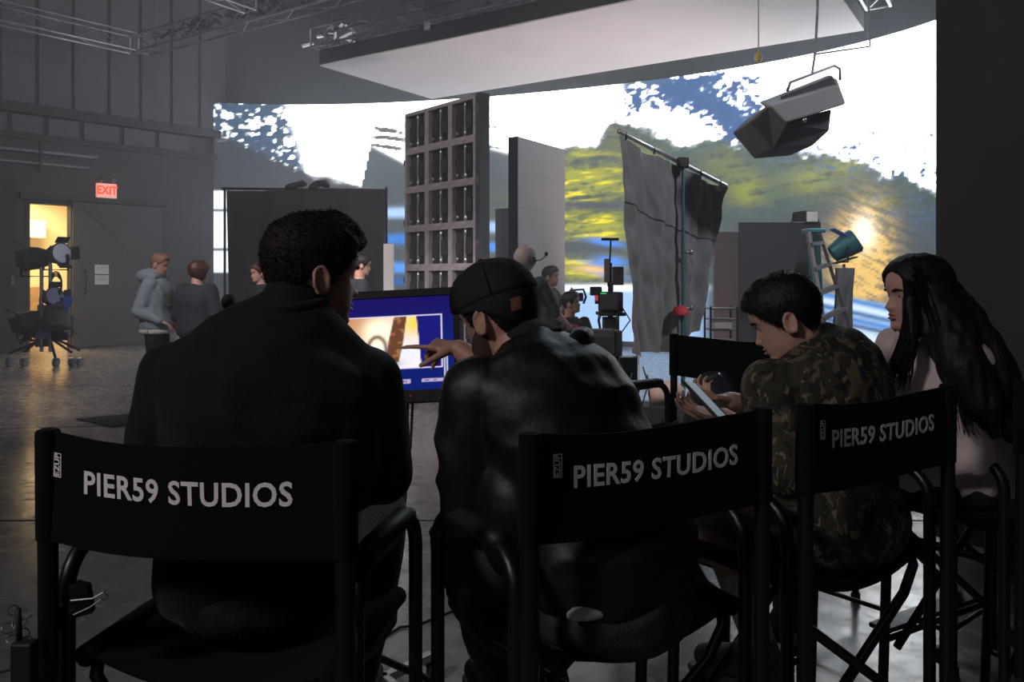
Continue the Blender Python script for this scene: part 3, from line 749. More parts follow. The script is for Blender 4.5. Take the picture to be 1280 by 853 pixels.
# the picture is a fine grid whose points carry the displayed colours
sx, sz = 150, 90
gu, gv = np.meshgrid(np.linspace(0, 1, sx), np.linspace(0, 1, sz))
pxx = 425 + (gu - (1 - 133 / 228.)) * 228     # 0..1 across the display, right part is in view
X1 = (gu - .5) * (mw - .04); Z1 = (gv - .5) * (mh - .057) + .0065
def monitor_picture(u, v):
    c = np.ones(u.shape + (3,)) * np.array((.006, .016, .17))
    c = mixc(c, sm(.5, 1, v), (.012, .008, .13))
    # window rectangle
    x0, x1, y0, y1 = .05, .935, .235, .795
    inside = (u > x0) & (u < x1) & (v > y0) & (v < y1)
    s_, t_ = (u - x0) / (x1 - x0), (v - y0) / (y1 - y0)
    w = np.ones(u.shape + (3,)) * np.array((.95, .93, 1.0))
    left = sm(.62, .40, s_ + .25 * (.5 - t_)); w = mixc(w, left, (.40, .17, .08)); w = mixc(w, sm(.25, .75, t_) * sm(.95, .35, s_) * .7, (.75, .36, .18))
    w = mixc(w, gaus(s_, t_, .60, .70, .09, .30), (1.5, 1.3, .9)); w = mixc(w, gaus(s_, t_, .83, .85, .10, .25), (1.2, .75, .12))
    arm = sm(.018, .010, np.abs(s_ - (.745 - .06 * (1 - t_))) - .028 * (1.15 - .5 * np.abs(t_ - .5))) * sm(.10, .14, t_)
    w = mixc(w, arm, (.16, .06, .03)); w = mixc(w, arm * sm(.5, .62, fbm(s_ * 30, t_ * 12, 3)) * .6, (.50, .24, .10))
    loop = np.exp(-((np.hypot((s_ - .60) / .055, (t_ - .38) / .24) - 1) / .22) ** 2); w = mixc(w, loop * .9, (.10, .05, .03))
    foot = gaus(s_, t_, .63, .10, .09, .06); w = mixc(w, np.clip(foot * 1.3, 0, 1), (.12, .06, .03))
    side = sm(.855, .86, s_ - .03 * (.5 - t_)); w = mixc(w, side, (.012, .012, .20))
    c[inside] = w[inside]
    edge = (np.abs(v - y0) < .006) | (np.abs(v - y1) < .006) | (np.abs(u - x1) < .003)
    edge &= (u > x0) & (u < x1 + .003) & (v > y0 - .007) & (v < y1 + .007)
    c[edge] = (.85, .75, .95)
    for a, b_, r0, r1 in ((.60, .765, .075, .115), (.825, .95, .085, .115), (.45, .58, .08, .11)):
        k = (u > a) & (u < b_) & (v > r0) & (v < r1); c[k] = (.55, .45, .65)
        k2 = k & (u > a + .008) & (u < b_ - .008) & (v > r0 + .01) & (v < r1 - .01) & (fbm(u * 130, v * 20, 4) > .45); c[k2] = (.08, .06, .25)
    k = (u > .945) & (u < .949) & (v > .12) & (v < .42); c[k] = (.7, .7, .9)
    k = (u > .957) & (u < .961) & (v > .12) & (v < .42); c[k] = (.7, .7, .9)
    return c
mcol = monitor_picture(gu, gv) * 1.0
me = bpy.data.meshes.new('display'); ii = np.arange(sx * sz).reshape(sz, sx)
me.from_pydata(np.stack([X1, np.full_like(X1, -.0025), Z1], -1).reshape(-1, 3).tolist(), [], np.stack([ii[:-1, :-1], ii[:-1, 1:], ii[1:, 1:], ii[1:, :-1]], -1).reshape(-1, 4).tolist())
ca = me.color_attributes.new('picture', 'FLOAT_COLOR', 'POINT')
ca.data.foreach_set('color', np.concatenate([mcol.reshape(-1, 3), np.ones((sx * sz, 1))], 1).astype(np.float32).ravel())
ds = link('display', me, sm_m, mon); ds.matrix_local = TILT
ct = MB()
for k in range(5): ct.tube([(.05 + k * .025, -.019, -mh / 2 + .017), (.05 + k * .025, -.021, -mh / 2 + .017)], .004, 8)
cb_ = obj('control_buttons', ct, M['red'], mon); cb_.matrix_local = TILT
zf = -mc.z
obj('stand_post', MB().tube([(-.02, .06, -.05), (-.02, .06, zf + .30)], .02, 12).box((-.02, .055, -.02), (.12, .03, .12)), M['black'], mon, smooth='auto')
for k in range(3):
    a = 2 * math.pi * k / 3 + .9
    obj('stand_leg', MB().tube([(-.02, .06, zf + .34), (-.02 + .40 * math.cos(a), .06 + .40 * math.sin(a), zf + .06)], .012, 8), M['black'], mon, smooth=True)
    obj('caster', MB().tube([(-.02 + .40 * math.cos(a) - .012, .06 + .40 * math.sin(a), zf + .035), (-.02 + .40 * math.cos(a) + .012, .06 + .40 * math.sin(a), zf + .035)], .034, 12), M['rubber'], mon, smooth='auto')
for q, lb in (([W(516, 505, 2.45), W(513, 560, 2.4), W(505, 600, 2.35), W(503, 640, 2.32), W(497, 700, 2.3), W(488, 760, 2.3), W(480, 800, 2.3)], 'black cable hanging from the right side of the monitor'),
              ([W(510, 505, 2.47), W(509, 540, 2.45), W(500, 590, 2.5), W(508, 610, 2.4), W(500, 690, 2.4), W(484, 770, 2.5), W(470, 790, 2.6)], 'thinner black cable looping down behind the monitor')):
    tag(obj('monitor_cable', MB().tube(q, .0045, 6), M['rubber'], smooth=True), lb, 'cable')
bl_ = thing('wheeled_base', 'small aluminium rolling base with rubber caster under the monitor', 'stand base', Vector((-.46, 2.75, 0)))
obj('base_rail', MB().beam((-.12, -.1, .09), (.16, .22, .09), .03, .03), M['alu'], bl_, bevel=.004)
obj('base_rail', MB().beam((.14, -.12, .09), (-.1, .2, .09), .03, .03), M['alu'], bl_, bevel=.004)
for x, y in ((-.12, -.1), (.16, .22), (.14, -.12), (-.1, .2)):
    w_ = obj('caster_wheel', MB().tube([(x - .015, y, .035), (x + .015, y, .035)], .035, 14), M['rubber'], bl_, smooth='auto')
    obj('caster_fork', MB().box((x, y, .07), (.04, .03, .03)), M['alud'], bl_)

def FP(px, py): 
    y = EYE / ((py - CY) / F); return Vector(((px - CX) / F * y, y, .006))
tag(obj('floor_cable', MB().tube([FP(478, 800), FP(500, 786), FP(520, 784), FP(560, 768), FP(600, 752), FP(640, 744), FP(700, 742)], .005, 6), M['cableb'], smooth=True), 'black cable lying on the floor between the two front chairs', 'cable')
# ------------------------------------------------------------------ people
def remesh(mb, voxel, smooth_it=6, name='body'):
    me = mb.mesh(name); o = bpy.data.objects.new(name, me); COL.objects.link(o)
    m = o.modifiers.new('r', 'REMESH'); m.mode = 'VOXEL'; m.voxel_size = voxel; m.use_smooth_shade = True
    if smooth_it:
        s_ = o.modifiers.new('s', 'SMOOTH'); s_.factor = .5; s_.iterations = smooth_it
    dg = bpy.context.evaluated_depsgraph_get(); dg.update()
    out = bpy.data.meshes.new_from_object(o.evaluated_get(dg)); out.name = name
    bpy.data.objects.remove(o); bpy.data.meshes.remove(me)
    return out
def me_displace(me, fn):
    n = len(me.vertices); co = np.empty(n * 3, np.float32); me.vertices.foreach_get('co', co); co = co.reshape(-1, 3).astype(float)
    nr = np.empty(n * 3, np.float32); me.vertex_normals.foreach_get('vector', nr); nr = nr.reshape(-1, 3)
    co = co + nr * fn(co)[:, None]
    me.vertices.foreach_set('co', co.astype(np.float32).ravel()); me.update()
def vn3(p, seed):
    """value noise on points (n,3)"""
    r = np.random.default_rng(seed).random((32, 32, 32))
    i = np.floor(p).astype(int); f = p - i; f = f * f * (3 - 2 * f); o = 0
    for a in (0, 1):
        for b in (0, 1):
            for c in (0, 1):
                w = (f[:, 0] if a else 1 - f[:, 0]) * (f[:, 1] if b else 1 - f[:, 1]) * (f[:, 2] if c else 1 - f[:, 2])
                o = o + w * r[(i[:, 0] + a) % 32, (i[:, 1] + b) % 32, (i[:, 2] + c) % 32]
    return o
def folds(amp, scale=(7, 7, 14), seed=3):
    def f(co):
        a = vn3(co * np.array(scale), seed); b = vn3(co * np.array(scale) * 2.3 + 5, seed + 1)
        rid = 1 - np.abs(a * 2 - 1); return amp * ((rid - .6) * 1.3 + (b - .5) * .6)
    return f
def shift(me, base):
    n = len(me.vertices); co = np.empty(n * 3, np.float32); me.vertices.foreach_get('co', co); co = co.reshape(-1, 3) - np.array(base, np.float32)
    me.vertices.foreach_set('co', co.ravel()); me.update(); return me

# ---- head: rings of (forward, left, up) about the point under the ear canal at chin level
Zt = [0, .008, .02, .035, .05, .065, .08, .095, .11, .125, .14, .16, .18, .20, .215, .227, .234]
Ft = [.060, .082, .090, .087, .088, .088, .087, .085, .084, .087, .093, .094, .090, .077, .060, .036, .010]
Bt = [-.015, -.022, -.032, -.045, -.058, -.068, -.078, -.087, -.094, -.099, -.101, -.101, -.096, -.084, -.066, -.040, -.010]
Wt = [.022, .032, .044, .053, .059, .063, .067, .070, .073, .075, .0765, .0765, .072, .062, .050, .030, .008]
def head_point(z, ph, off=0.0, face=True):
    f0, b0, w0 = np.interp(z, Zt, Ft), np.interp(z, Zt, Bt), np.interp(z, Zt, Wt)
    c, s_ = math.cos(ph), math.sin(ph)
    mid = (f0 * .35 + b0 * .35) if z < .06 else .5 * (f0 + b0) * .3
    e = .86
    cc = math.copysign(abs(c) ** e, c); ss = math.copysign(abs(s_) ** e, s_)
    f = mid + (f0 - mid) * cc if c > 0 else mid + (mid - b0) * cc
    l = w0 * ss
    if face and c > 0:
        k = sm_f(.2, .7, c)
        f += k * np.interp(z, [.066, .073, .081, .090, .105, .120, .130], [0, .016, .026, .021, .012, .005, 0]) * math.exp(-(l / .0125) ** 2)
        f += k * .006 * math.exp(-((z - .078) / .008) ** 2) * math.exp(-((abs(l) - .012) / .007) ** 2)
        f -= k * .011 * math.exp(-((abs(l) - .032) / .014) ** 2 - ((z - .117) / .010) ** 2)
        f += k * .004 * math.exp(-((z - .134) / .007) ** 2) * math.exp(-(l / .05) ** 2)
        f += k * (.0065 * math.exp(-((z - .0585) / .0042) ** 2) + .0065 * math.exp(-((z - .0465) / .0045) ** 2)) * math.exp(-(l / .019) ** 2)
        f -= k * .004 * math.exp(-((z - .0525) / .002) ** 2) * math.exp(-(l / .022) ** 2)
        f -= k * .004 * math.exp(-((z - .035) / .006) ** 2) * math.exp(-(l / .03) ** 2)
        f += k * .004 * math.exp(-((z - .016) / .010) ** 2) * math.exp(-(l / .018) ** 2)
    if off:
        r = math.hypot(f, l) + 1e-6; f *= 1 + off / r; l *= 1 + off / r
    return f, l, z
def sm_f(a, b, x):
    t = min(max((x - a) / (b - a), 0), 1); return t * t * (3 - 2 * t)
class Head:
    def __init__(s, pos, fwd, tilt=0.0, size=1.0):
        """pos = skull centre, fwd = where the face points, tilt = roll in degrees"""
        s.f = Vector(fwd).normalized(); up = Vector((0, 0, 1)); s.l = up.cross(s.f).normalized(); s.u = s.f.cross(s.l)
        if tilt:
            R = Matrix.Rotation(math.radians(tilt), 3, s.f); s.l = R @ s.l; s.u = R @ s.u
        s.k = size; s.o = Vector(pos) - s.u * .125 * size
    def P(s, f, l, u): return s.o + (s.f * f + s.l * l + s.u * u) * s.k
    def shell(s, off_fn=None, n=56, m=54, face=True, z0=0.0):
        R = []
        for i in range(m):
            t = i / (m - 1); z = z0 + (.234 - z0) * (t if t < .7 else .7 + .3 * math.sin((t - .7) / .3 * math.pi / 2))
            ring = []
            for k in range(n):
                ph = 2 * math.pi * k / n
                o_ = off_fn(z, ph) if off_fn else 0
                f, l, zz = head_point(z, ph, o_, face); zz += max(o_, 0) * max(0, (z - .17) / .064)
                ring.append(s.P(f, l, zz))
            R.append(ring)
        return R
    def pieces(s, mb, n=56, m=54):
        mb.rings(s.shell(n=n, m=m))
        for sd in (-1, 1):   # ears
            pts = []; 
            for q in np.linspace(-.9, 4.3, 16):
                pts.append(s.P(-.012 + .016 * math.cos(q) - .004 * math.sin(q), sd * (.080 + .006 * abs(math.cos(q - .6))), .098 + .030 * math.sin(q)))
            mb.tube(pts, [.0042] + [.0052] * 14 + [.006], 8)
            mb.capsule(s.P(-.004, sd * .073, .115), s.P(-.006, sd * .078, .075), .010, .007, 10)
            mb.ell(s.P(.0685, sd * .031, .1222), (.0128 * s.k, .0135 * s.k, .0098 * s.k), Matrix((s.f, s.l, s.u)).transposed(), 12, 8)
            mb.ell(s.P(-.010, sd * .074, .1), (.016 * s.k, .010 * s.k, .026 * s.k), Matrix((s.f, s.l, s.u)).transposed(), 12, 8)
def hair_offset(style, seed=0):
    """thickness of the hair over the skull; negative tucks it under the skin"""
    def f(z, ph):
        a = abs((ph + math.pi) % (2 * math.pi) - math.pi)   # 0 front .. pi back
        line = np.interp(a, [0, .5, .9, 1.25, 1.5, 1.75, 2.1, 2.6, 3.14], style['line'])
        m = sm_f(line - .008, line + .010, z)
        th = np.interp(z, [.02, .08, .14, .19, .234], style['th'])
        th *= np.interp(a, [0, .8, 1.6, 2.4, 3.14], style.get('around', [1, 1, 1, 1, 1]))
        nz = vnoise(np.array([a * 9 + (3 if ph > math.pi else 0)]), np.array([z * 60.0]), 40 + seed)[0] - .5
        return -.006 + m * (.006 + th + nz * th * style.get('rough', .4))
    return f
SHORT = dict(line=[.185, .180, .165, .110, .085, .118, .075, .030, .022], th=[.003, .006, .011, .017, .018], around=[1.2, 1.0, .8, .9, 1.0])
CROWN = dict(line=[.192, .188, .172, .125, .100, .120, .085, .045, .036], th=[.003, .004, .008, .016, .020], around=[1.4, 1.1, .8, .9, 1.0], rough=.5)
def strands(hd, mb, off, count, length, thick=.0012, comb=None, curl=.3, seed=1):
    r_ = random.Random(seed); made = 0; tries = 0
    while made < count and tries < count * 6:
        tries += 1
        z = .02 + .214 * r_.random() ** .8; ph = r_.uniform(0, 2 * math.pi)
        o_ = off(z, ph)
        if o_ < .0015: continue
        made += 1
        f, l, zz = head_point(z, ph, o_ * .6, False); zz += max(o_, 0) * max(0, (z - .17) / .064)
        f2, l2, zz2 = head_point(z, ph, o_ + .02, False)
        p = hd.P(f, l, zz); nrm = (hd.P(f2, l2, zz2 + .02 * max(0, (z - .12) / .1)) - p).normalized()
        cdir = (hd.f * (comb[0] if comb else 0) + hd.l * (comb[1] if comb else 0) + hd.u * (comb[2] if comb else -1))
        L = length * r_.uniform(.5, 1.2)
        d = (nrm * .55 + cdir * .6 + Vector((r_.gauss(0, curl), r_.gauss(0, curl), r_.gauss(0, curl)))).normalized()
        q1 = p + d * L * .5; d2 = (d + cdir * .5 - nrm * .25 + Vector((r_.gauss(0, curl), r_.gauss(0, curl), r_.gauss(0, curl)))).normalized(); q2 = q1 + d2 * L * .5
        sdv = d.cross(nrm); 
        if sdv.length < 1e-4: sdv = d.cross(Vector((0, 0, 1)))
        sdv.normalize(); sdv *= thick
        mb.add([p - sdv, p + sdv, q1 + sdv * .8, q1 - sdv * .8, q2], [(0, 1, 2, 3), (3, 2, 4)])
def hand(mb, wr, d, palm, curl=(.5, .5, .5, .5), thumb=.5, side=1, k=1.0, spread=.12):
    """wr wrist, d towards the fingers, palm = palm normal (where the palm looks), side=+1 if the thumb lies towards d x palm"""
    d = Vector(d).normalized(); pn = Vector(palm); pn = (pn - d * pn.dot(d)).normalized(); a = d.cross(pn) * side
    wr = Vector(wr)
    for i, x in enumerate((.026, .009, -.009, -.026)):
        mb.capsule(wr + a * x * .55 * k + d * .005, wr + d * .078 * k + a * x * k, .014 * k, .0115 * k, 10)
    mb.capsule(wr - d * .02, wr + d * .03 * k, .024 * k, .022 * k, 12)
    Ls = ((.040, .025, .020), (.045, .029, .021), (.041, .027, .020), (.033, .020, .018))
    for i, x in enumerate((.028, .0095, -.0095, -.027)):
        p = wr + d * .082 * k + a * x * k; dd = (d + a * spread * (x / .03)).normalized(); c = curl[i]; r_ = .0088 * k if i < 3 else .0075 * k
        ax_ = dd.cross(pn).normalized()
        for j, L in enumerate(Ls[i]):
            dd = Matrix.Rotation(-c * (.75 if j == 0 else 1.0) * .9, 3, ax_) @ dd if False else (dd * math.cos(c * .85) + pn * math.sin(c * .85)).normalized() if j == 0 else (Matrix.Rotation(c * .95, 3, dd.cross(pn) if dd.cross(pn).length > .1 else ax_) @ dd)
            q = p + dd * L * k
            mb.capsule(p, q, r_, r_ * .88, 10); p = q; r_ *= .88
    p = wr + d * .022 * k + a * .020 * k; dd = (d * .62 + a * .75 + pn * thumb * .5).normalized()
    for L, r0, r1 in ((.042, .015, .0115), (.030, .011, .0095), (.024, .0095, .008)):
        q = p + dd * L * k; mb.capsule(p, q, r0 * k, r1 * k, 10); p = q; dd = (dd + d * .30 + pn * thumb * .3).normalized()

def torso(mb, J, infl=0.0, hip=True, power=.9, sc=1.0, n=36, low=-1):
    pel, neck = Vector(J['pel']), Vector(J['neck']); chest = Vector(J['chest'])
    latS = (Vector(J['shR']) - Vector(J['shL'])).normalized(); latH = (Vector(J['hpR']) - Vector(J['hpL'])).normalized()
    shw = (Vector(J['shR']) - Vector(J['shL'])).length / 2
    prof = [(-.10, .10, .085), (-.06, .155, .115), (.0, .170, .125), (.12, .158, .115), (.28, .150, .108), (.45, .160, .112), (.62, .172, .118), (.76, shw * .98, .112), (.86, shw * .88, .092), (.93, shw * .55, .072), (1.0, .062, .058)]
    R = []
    for t, w, dp_ in prof:
        if t < low: continue
        tt = max(t, 0)
        c = pel * (1 - tt) ** 2 + chest * 2 * tt * (1 - tt) + neck * tt * tt
        dv = (chest - pel) * 2 * (1 - tt) + (neck - chest) * 2 * tt
        if t < 0: c = pel + Vector((0, 0, t)); dv = Vector((0, 0, 1))
        dv.normalize(); lat = latH.lerp(latS, sm_f(.1, .8, tt)); lat = (lat - dv * lat.dot(dv)).normalized(); fw = dv.cross(lat) * -1
        ring = []
        for k in range(n):
            a = 2 * math.pi * k / n
            x = math.copysign(abs(math.cos(a)) ** power, math.cos(a)); y = math.copysign(abs(math.sin(a)) ** power, math.sin(a))
            ring.append(c + lat * x * (w * sc + infl) + fw * y * (dp_ * sc + infl))
        R.append(ring)
    mb.rings(R)
def arms(mb, J, infl=0.0, upto=1.0, sides='LR', sc=1.0):
    for s_ in sides:
        sh, el, wr = (Vector(J[k + s_]) for k in ('sh', 'el', 'wr'))
        mb.capsule(sh, el, .054 * sc + infl, .040 * sc + infl, 16, [(.3, .052 * sc + infl), (.7, .045 * sc + infl)])
        if upto > 1:
            e = el.lerp(wr, upto - 1)
            mb.capsule(el, e, .041 * sc + infl, .027 * sc + infl * .9, 16, [(.3, .042 * sc + infl)])
def legs(mb, J, infl=0.0, upto=2.0, sides='LR', sc=1.0):
    for s_ in sides:
        hp, kn, an = (Vector(J[k + s_]) for k in ('hp', 'kn', 'an'))
        e = hp.lerp(kn, min(upto, 1.0))
        mb.capsule(hp, e, .088 * sc + infl, (.088 - .030 * min(upto, 1)) * sc + infl, 18)
        if upto > 1:
            e = kn.lerp(an, upto - 1)
            mb.capsule(kn, e, .056 * sc + infl, (.056 - .020 * (upto - 1)) * sc + infl, 16, [(.3, .057 * sc + infl)])
def hips(mb, J, w, d, h=.115, dz=-.03):
    lat = (Vector(J['hpR']) - Vector(J['hpL'])).normalized(); up = Vector((0, 0, 1)); fw = up.cross(lat).normalized(); lat = fw.cross(up)
    mb.ell(Vector(J['pel']) + Vector((0, 0, dz)), (w, d, h), Matrix((lat, fw, up)).transposed())
def foot(mb, an, toe, infl=0.0, L=.26):
    an, toe = Vector(an), Vector(toe); d = (toe - an); d.z = 0; d.normalize(); h = an - Vector((0, 0, .055)); 
    mb.capsule(an, h - d * .03, .036 + infl, .034 + infl, 14)
    dn = (toe - (h - d * .03)).normalized()
    mb.capsule(h - d * .035, h + dn * (L * .42), .034 + infl, .036 + infl, 14)
    mb.capsule(h + dn * (L * .38), h + dn * (L * .66), .036 + infl, .026 + infl, 14)
    mb.capsule(an, h + dn * (L * .35), .036 + infl, .030 + infl, 14)
def shoe(base, par, an, toe, mat_u, mat_s, name='shoe', L=.28, voxel=.006):
    mb = MB(); foot(mb, an, toe, .010, L)
    an, toe = Vector(an), Vector(toe); d = toe - an; d.z = 0; d.normalize()
    me = shift(remesh(mb, voxel, 5, name), base)
    o = link(name, me, mat_u, par)
    h = an - Vector((0, 0, .105)); dn = (toe - (an - Vector((0, 0, .055)) - d * .03)).normalized(); sd_ = Vector((0, 0, 1)).cross(dn).normalized(); up = dn.cross(sd_)
    R = []
    for zz, g in ((-.012, .95), (.0, 1.03), (.014, 1.05), (.022, .98)):
        ring = []
        for k in range(28):
            a = 2 * math.pi * k / 28; x = math.cos(a); y = math.sin(a)
            w = .047 if x < 0 else .050 - .004 * x
            ring.append(h + dn * (L * .28 + L * .56 * x * g) + sd_ * math.copysign(abs(y) ** .75, y) * w * g + up * (zz + .01 * max(x - .5, 0)) - Vector(base))
        R.append(ring)
    obj('sole', MB().rings(R), mat_s, o, smooth='auto')
    lc = MB()
    for k in range(4):
        c = an + dn * (.045 + .028 * k) - Vector((0, 0, .012 + .012 * k)) + Vector((0, 0, .006)) - Vector(base) - Vector((0, 0, .008 * k))
        lc.tube([c - sd_ * .026 + up * .006, c + up * .024, c + sd_ * .026 + up * .006], .003, 5)
    obj('laces', lc, mat_s, o)
    return o

SK = lambda n, c: mat(n, c, .5, sss=.10, var=.10, vscale=30, bump=.12, bscale=350)
M['skinA'] = SK('light skin', (.48, .27, .19)); M['skinB'] = SK('tan skin', (.42, .235, .155)); M['skinC'] = SK('pale skin', (.55, .33, .25)); M['skinD'] = SK('brown skin', (.22, .115, .075))
M['hairB'] = mat('black hair', (.006, .005, .005), .58, spec=.35, bump=.3, bscale=200, stretch=(1, 1, .2)); M['hairD'] = mat('dark brown hair', (.012, .008, .006), .70, spec=.25, bump=.3, bscale=200)
M['hairL'] = mat('sandy hair', (.30, .16, .09), .5, bump=.3, bscale=150); M['hairG'] = mat('pale blond hair', (.42, .38, .33), .7, bump=.8, bscale=150); M['hairR'] = mat('auburn hair', (.07, .022, .016), .45, bump=.3, bscale=150)
M['eye'] = mat('eye white', (.40, .36, .34), .25, coat=.6); M['iris'] = mat('dark iris', (.02, .012, .01), .15, coat=1)
M['lip'] = mat('lip', (.35, .13, .11), .4)

def face_parts(hd, root, base, brow_mat, voxel, lips=True):
    ey = MB(); ir = MB(); br = MB()
    for sd in (-1, 1):
        c = hd.P(.0665, sd * .031, .117); ey.ell(c - Vector(base), (.0115 * hd.k,) * 3, None, 14, 10)
        ir.ell(hd.P(.0755, sd * .031, .117) - Vector(base), (.0048,) * 3, None, 10, 6)
        pts = [hd.P(*(lambda f, l, z: (f + .001, l, z))(*head_point(.134 + .004 * math.sin(t * math.pi) , sd * (.20 + .48 * t), .0005))) - Vector(base) for t in np.linspace(0, 1, 7)]
        br.tube(pts, [.0022, .0034, .0036, .0034, .003, .0024, .0012], 6)
    e = obj('eyes', ey, M['eye'], root, smooth=True); obj('iris', ir, M['iris'], e, smooth=True); obj('eyebrows', br, brow_mat, root, smooth=True)
    if lips:
        lp = MB()
        for z_, r_ in ((.0585, .0030), (.0468, .0038)):
            pts = [hd.P(*head_point(z_ - .002 * abs(t), t * .30, .0006)) - Vector(base) for t in np.linspace(-1, 1, 9)]
            lp.tube(pts, [.0008] + [r_ * (.6 + .4 * math.cos(t)) for t in np.linspace(-1, 1, 7)] + [.0008], 6)
        obj('lips', lp, M['lip'], root, smooth=True)

def person(label, J, hd, skin, base, voxel=.0055, group=None, cat='person', hands=None, sc=1.0, feet=True, headres=(56, 54)):
    base = Vector(base)
    root = thing('person', label, cat, base, 0, group)
    mb = MB()
    torso(mb, J, 0, sc=sc); arms(mb, J, 0, 2.0, sc=sc); legs(mb, J, 0, 2.0, sc=sc)
    nb = Vector(J['neck']); mb.capsule(nb - Vector((0, 0, .05)), hd.P(-.022, 0, .060), .062 * sc, .054 * sc, 18)
    hd.pieces(mb, *headres)
    for s_ in 'LR':
        if feet: foot(mb, J['an' + s_], J['to' + s_])
        h = (hands or {}).get(s_)
        wr, el = Vector(J['wr' + s_]), Vector(J['el' + s_])
        if h is None:
            h = dict(d=(wr - el).normalized(), palm=Vector((0, 0, -1)) if abs((wr - el).normalized().z) < .8 else Vector((1 if s_ == 'L' else -1, 0, 0)), curl=(.5, .55, .6, .65), side=1 if s_ == 'R' else -1)
        hand(mb, wr, h['d'], h['palm'], h.get('curl', (.4, .45, .5, .55)), h.get('thumb', .5), h.get('side', 1), h.get('k', 1.0))
    me = shift(remesh(mb, voxel, 3), base)
    link('body', me, skin, root)
    return root, base
def garment(root, base, name, fn, matr, voxel=.009, it=6, fold=None, label=None):
    mb = MB(); fn(mb); me = remesh(mb, voxel, it, name)
    if fold: me_displace(me, fold)
    o = link(name, shift(me, base), matr, root)
    if label: o['label'] = label
    return o
def hair(root, base, hd, off, matr, n=72, m=54, count=0, length=.02, thick=.0012, comb=None, curl=.3, seed=1, name='hair'):
    mb = MB(); mb.rings([[p - base for p in r] for r in hd.shell(off, n, m, False, .012)])
    o = obj(name, mb, matr, root, smooth=True)
    if count:
        m2 = MB(); strands(hd, m2, off, count, length, thick, comb, curl, seed)
        obj('hair_strands', m2, matr, o, origin=base)['kind'] = 'stuff'
    return o

# ---- materials of the clothes
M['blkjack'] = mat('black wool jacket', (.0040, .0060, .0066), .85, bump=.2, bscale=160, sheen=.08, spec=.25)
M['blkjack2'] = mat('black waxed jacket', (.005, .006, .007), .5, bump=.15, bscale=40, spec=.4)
M['capm'] = mat('black cotton cap', (.008, .008, .009), .85, bump=.3, bscale=260)
M['denim'] = mat('dark denim', (.020, .022, .030), .75, bump=.4, bscale=200, var=.3, vscale=25)
M['leather'] = mat('brown leather', (.28, .12, .07), .5, bump=.3, bscale=120)
M['tee_w'] = mat('white cotton', (.55, .54, .52), .85)
M['blouse'] = mat('cream blouse', (.62, .52, .50), .8, bump=.3, bscale=70, stretch=(1, 1, .3))
M['shorts'] = mat('tan shorts', (.42, .29, .20), .8, bump=.3, bscale=120)
M['sock'] = mat('white ribbed sock', (.62, .57, .55), .85, bump=.4, bscale=120, stretch=(1, 1, .05))
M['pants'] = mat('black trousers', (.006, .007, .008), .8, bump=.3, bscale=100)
def camo():
    m = bpy.data.materials.new('camouflage shirt'); m.use_nodes = True; nt = m.node_tree; b = nt.nodes['Principled BSDF']; N = nt.nodes.new; L = nt.links.new
    b.inputs['Roughness'].default_value = .85
    tc = N('ShaderNodeTexCoord'); prev = None
    for i, (sc_, th, c) in enumerate(((9, .50, (.036, .032, .018)), (16, .55, (.012, .022, .009)), (24, .57, (.105, .08, .045)), (34, .60, (.010, .009, .007)), (46, .63, (.17, .14, .09)))):
        w = N('ShaderNodeTexNoise'); w.inputs['Scale'].default_value = sc_; w.inputs['Detail'].default_value = 4; w.inputs['Distortion'].default_value = .8
        mp = N('ShaderNodeMapping'); mp.inputs['Location'].default_value = (i * 3.1, i * 1.7, 0); mp.inputs['Scale'].default_value = (1, 1, .6)
        L(tc.outputs['Object'], mp.inputs[0]); L(mp.outputs[0], w.inputs['Vector'])
        r = N('ShaderNodeMapRange'); r.inputs['From Min'].default_value = th - .01; r.inputs['From Max'].default_value = th + .01; L(w.outputs[0], r.inputs[0])
        x = N('ShaderNodeMix'); x.data_type = 'RGBA'; L(r.outputs[0], x.inputs[0]); x.inputs[7].default_value = (*c, 1)
        if prev: L(prev, x.inputs[6])
        else: x.inputs[6].default_value = (.016, .014, .010, 1)
        prev = x.outputs[2]
    L(prev, b.inputs['Base Color'])
    n2 = N('ShaderNodeTexNoise'); n2.inputs['Scale'].default_value = 200; bp = N('ShaderNodeBump'); bp.inputs['Strength'].default_value = .3
    L(tc.outputs['Object'], n2.inputs['Vector']); L(n2.outputs[0], bp.inputs['Height']); L(bp.outputs[0], b.inputs['Normal'])
    return m
M['camo'] = camo()
V3 = Vector

# ---- man 1: broad, black jacket, short curly hair
J = dict(pel=(-.54, 1.70, .88), chest=(-.52, 1.60, 1.16), neck=(-.475, 1.69, 1.385), shL=(-.700, 1.665, 1.285), shR=(-.315, 1.70, 1.270),
         elL=(-.730, 1.64, 1.07), wrL=(-.60, 1.88, 1.0), elR=(-.280, 1.73, 1.075), wrR=(-.34, 1.98, 1.03),
         hpL=(-.63, 1.71, .875), hpR=(-.45, 1.73, .875), knL=(-.70, 2.12, .86), knR=(-.355, 2.14, .855), anL=(-.66, 2.02, .47), anR=(-.40, 2.04, .47), toL=(-.68, 2.25, .39), toR=(-.39, 2.27, .39))
hd1 = Head((-.432, 1.735, 1.515), (.80, .58, -.10), 0, 1.02)
p1, b1 = person('person in a black jacket seen from behind with head turned to the monitor', J, hd1, M['skinA'], (-.54, 1.7, 0), .0045)
J1 = J
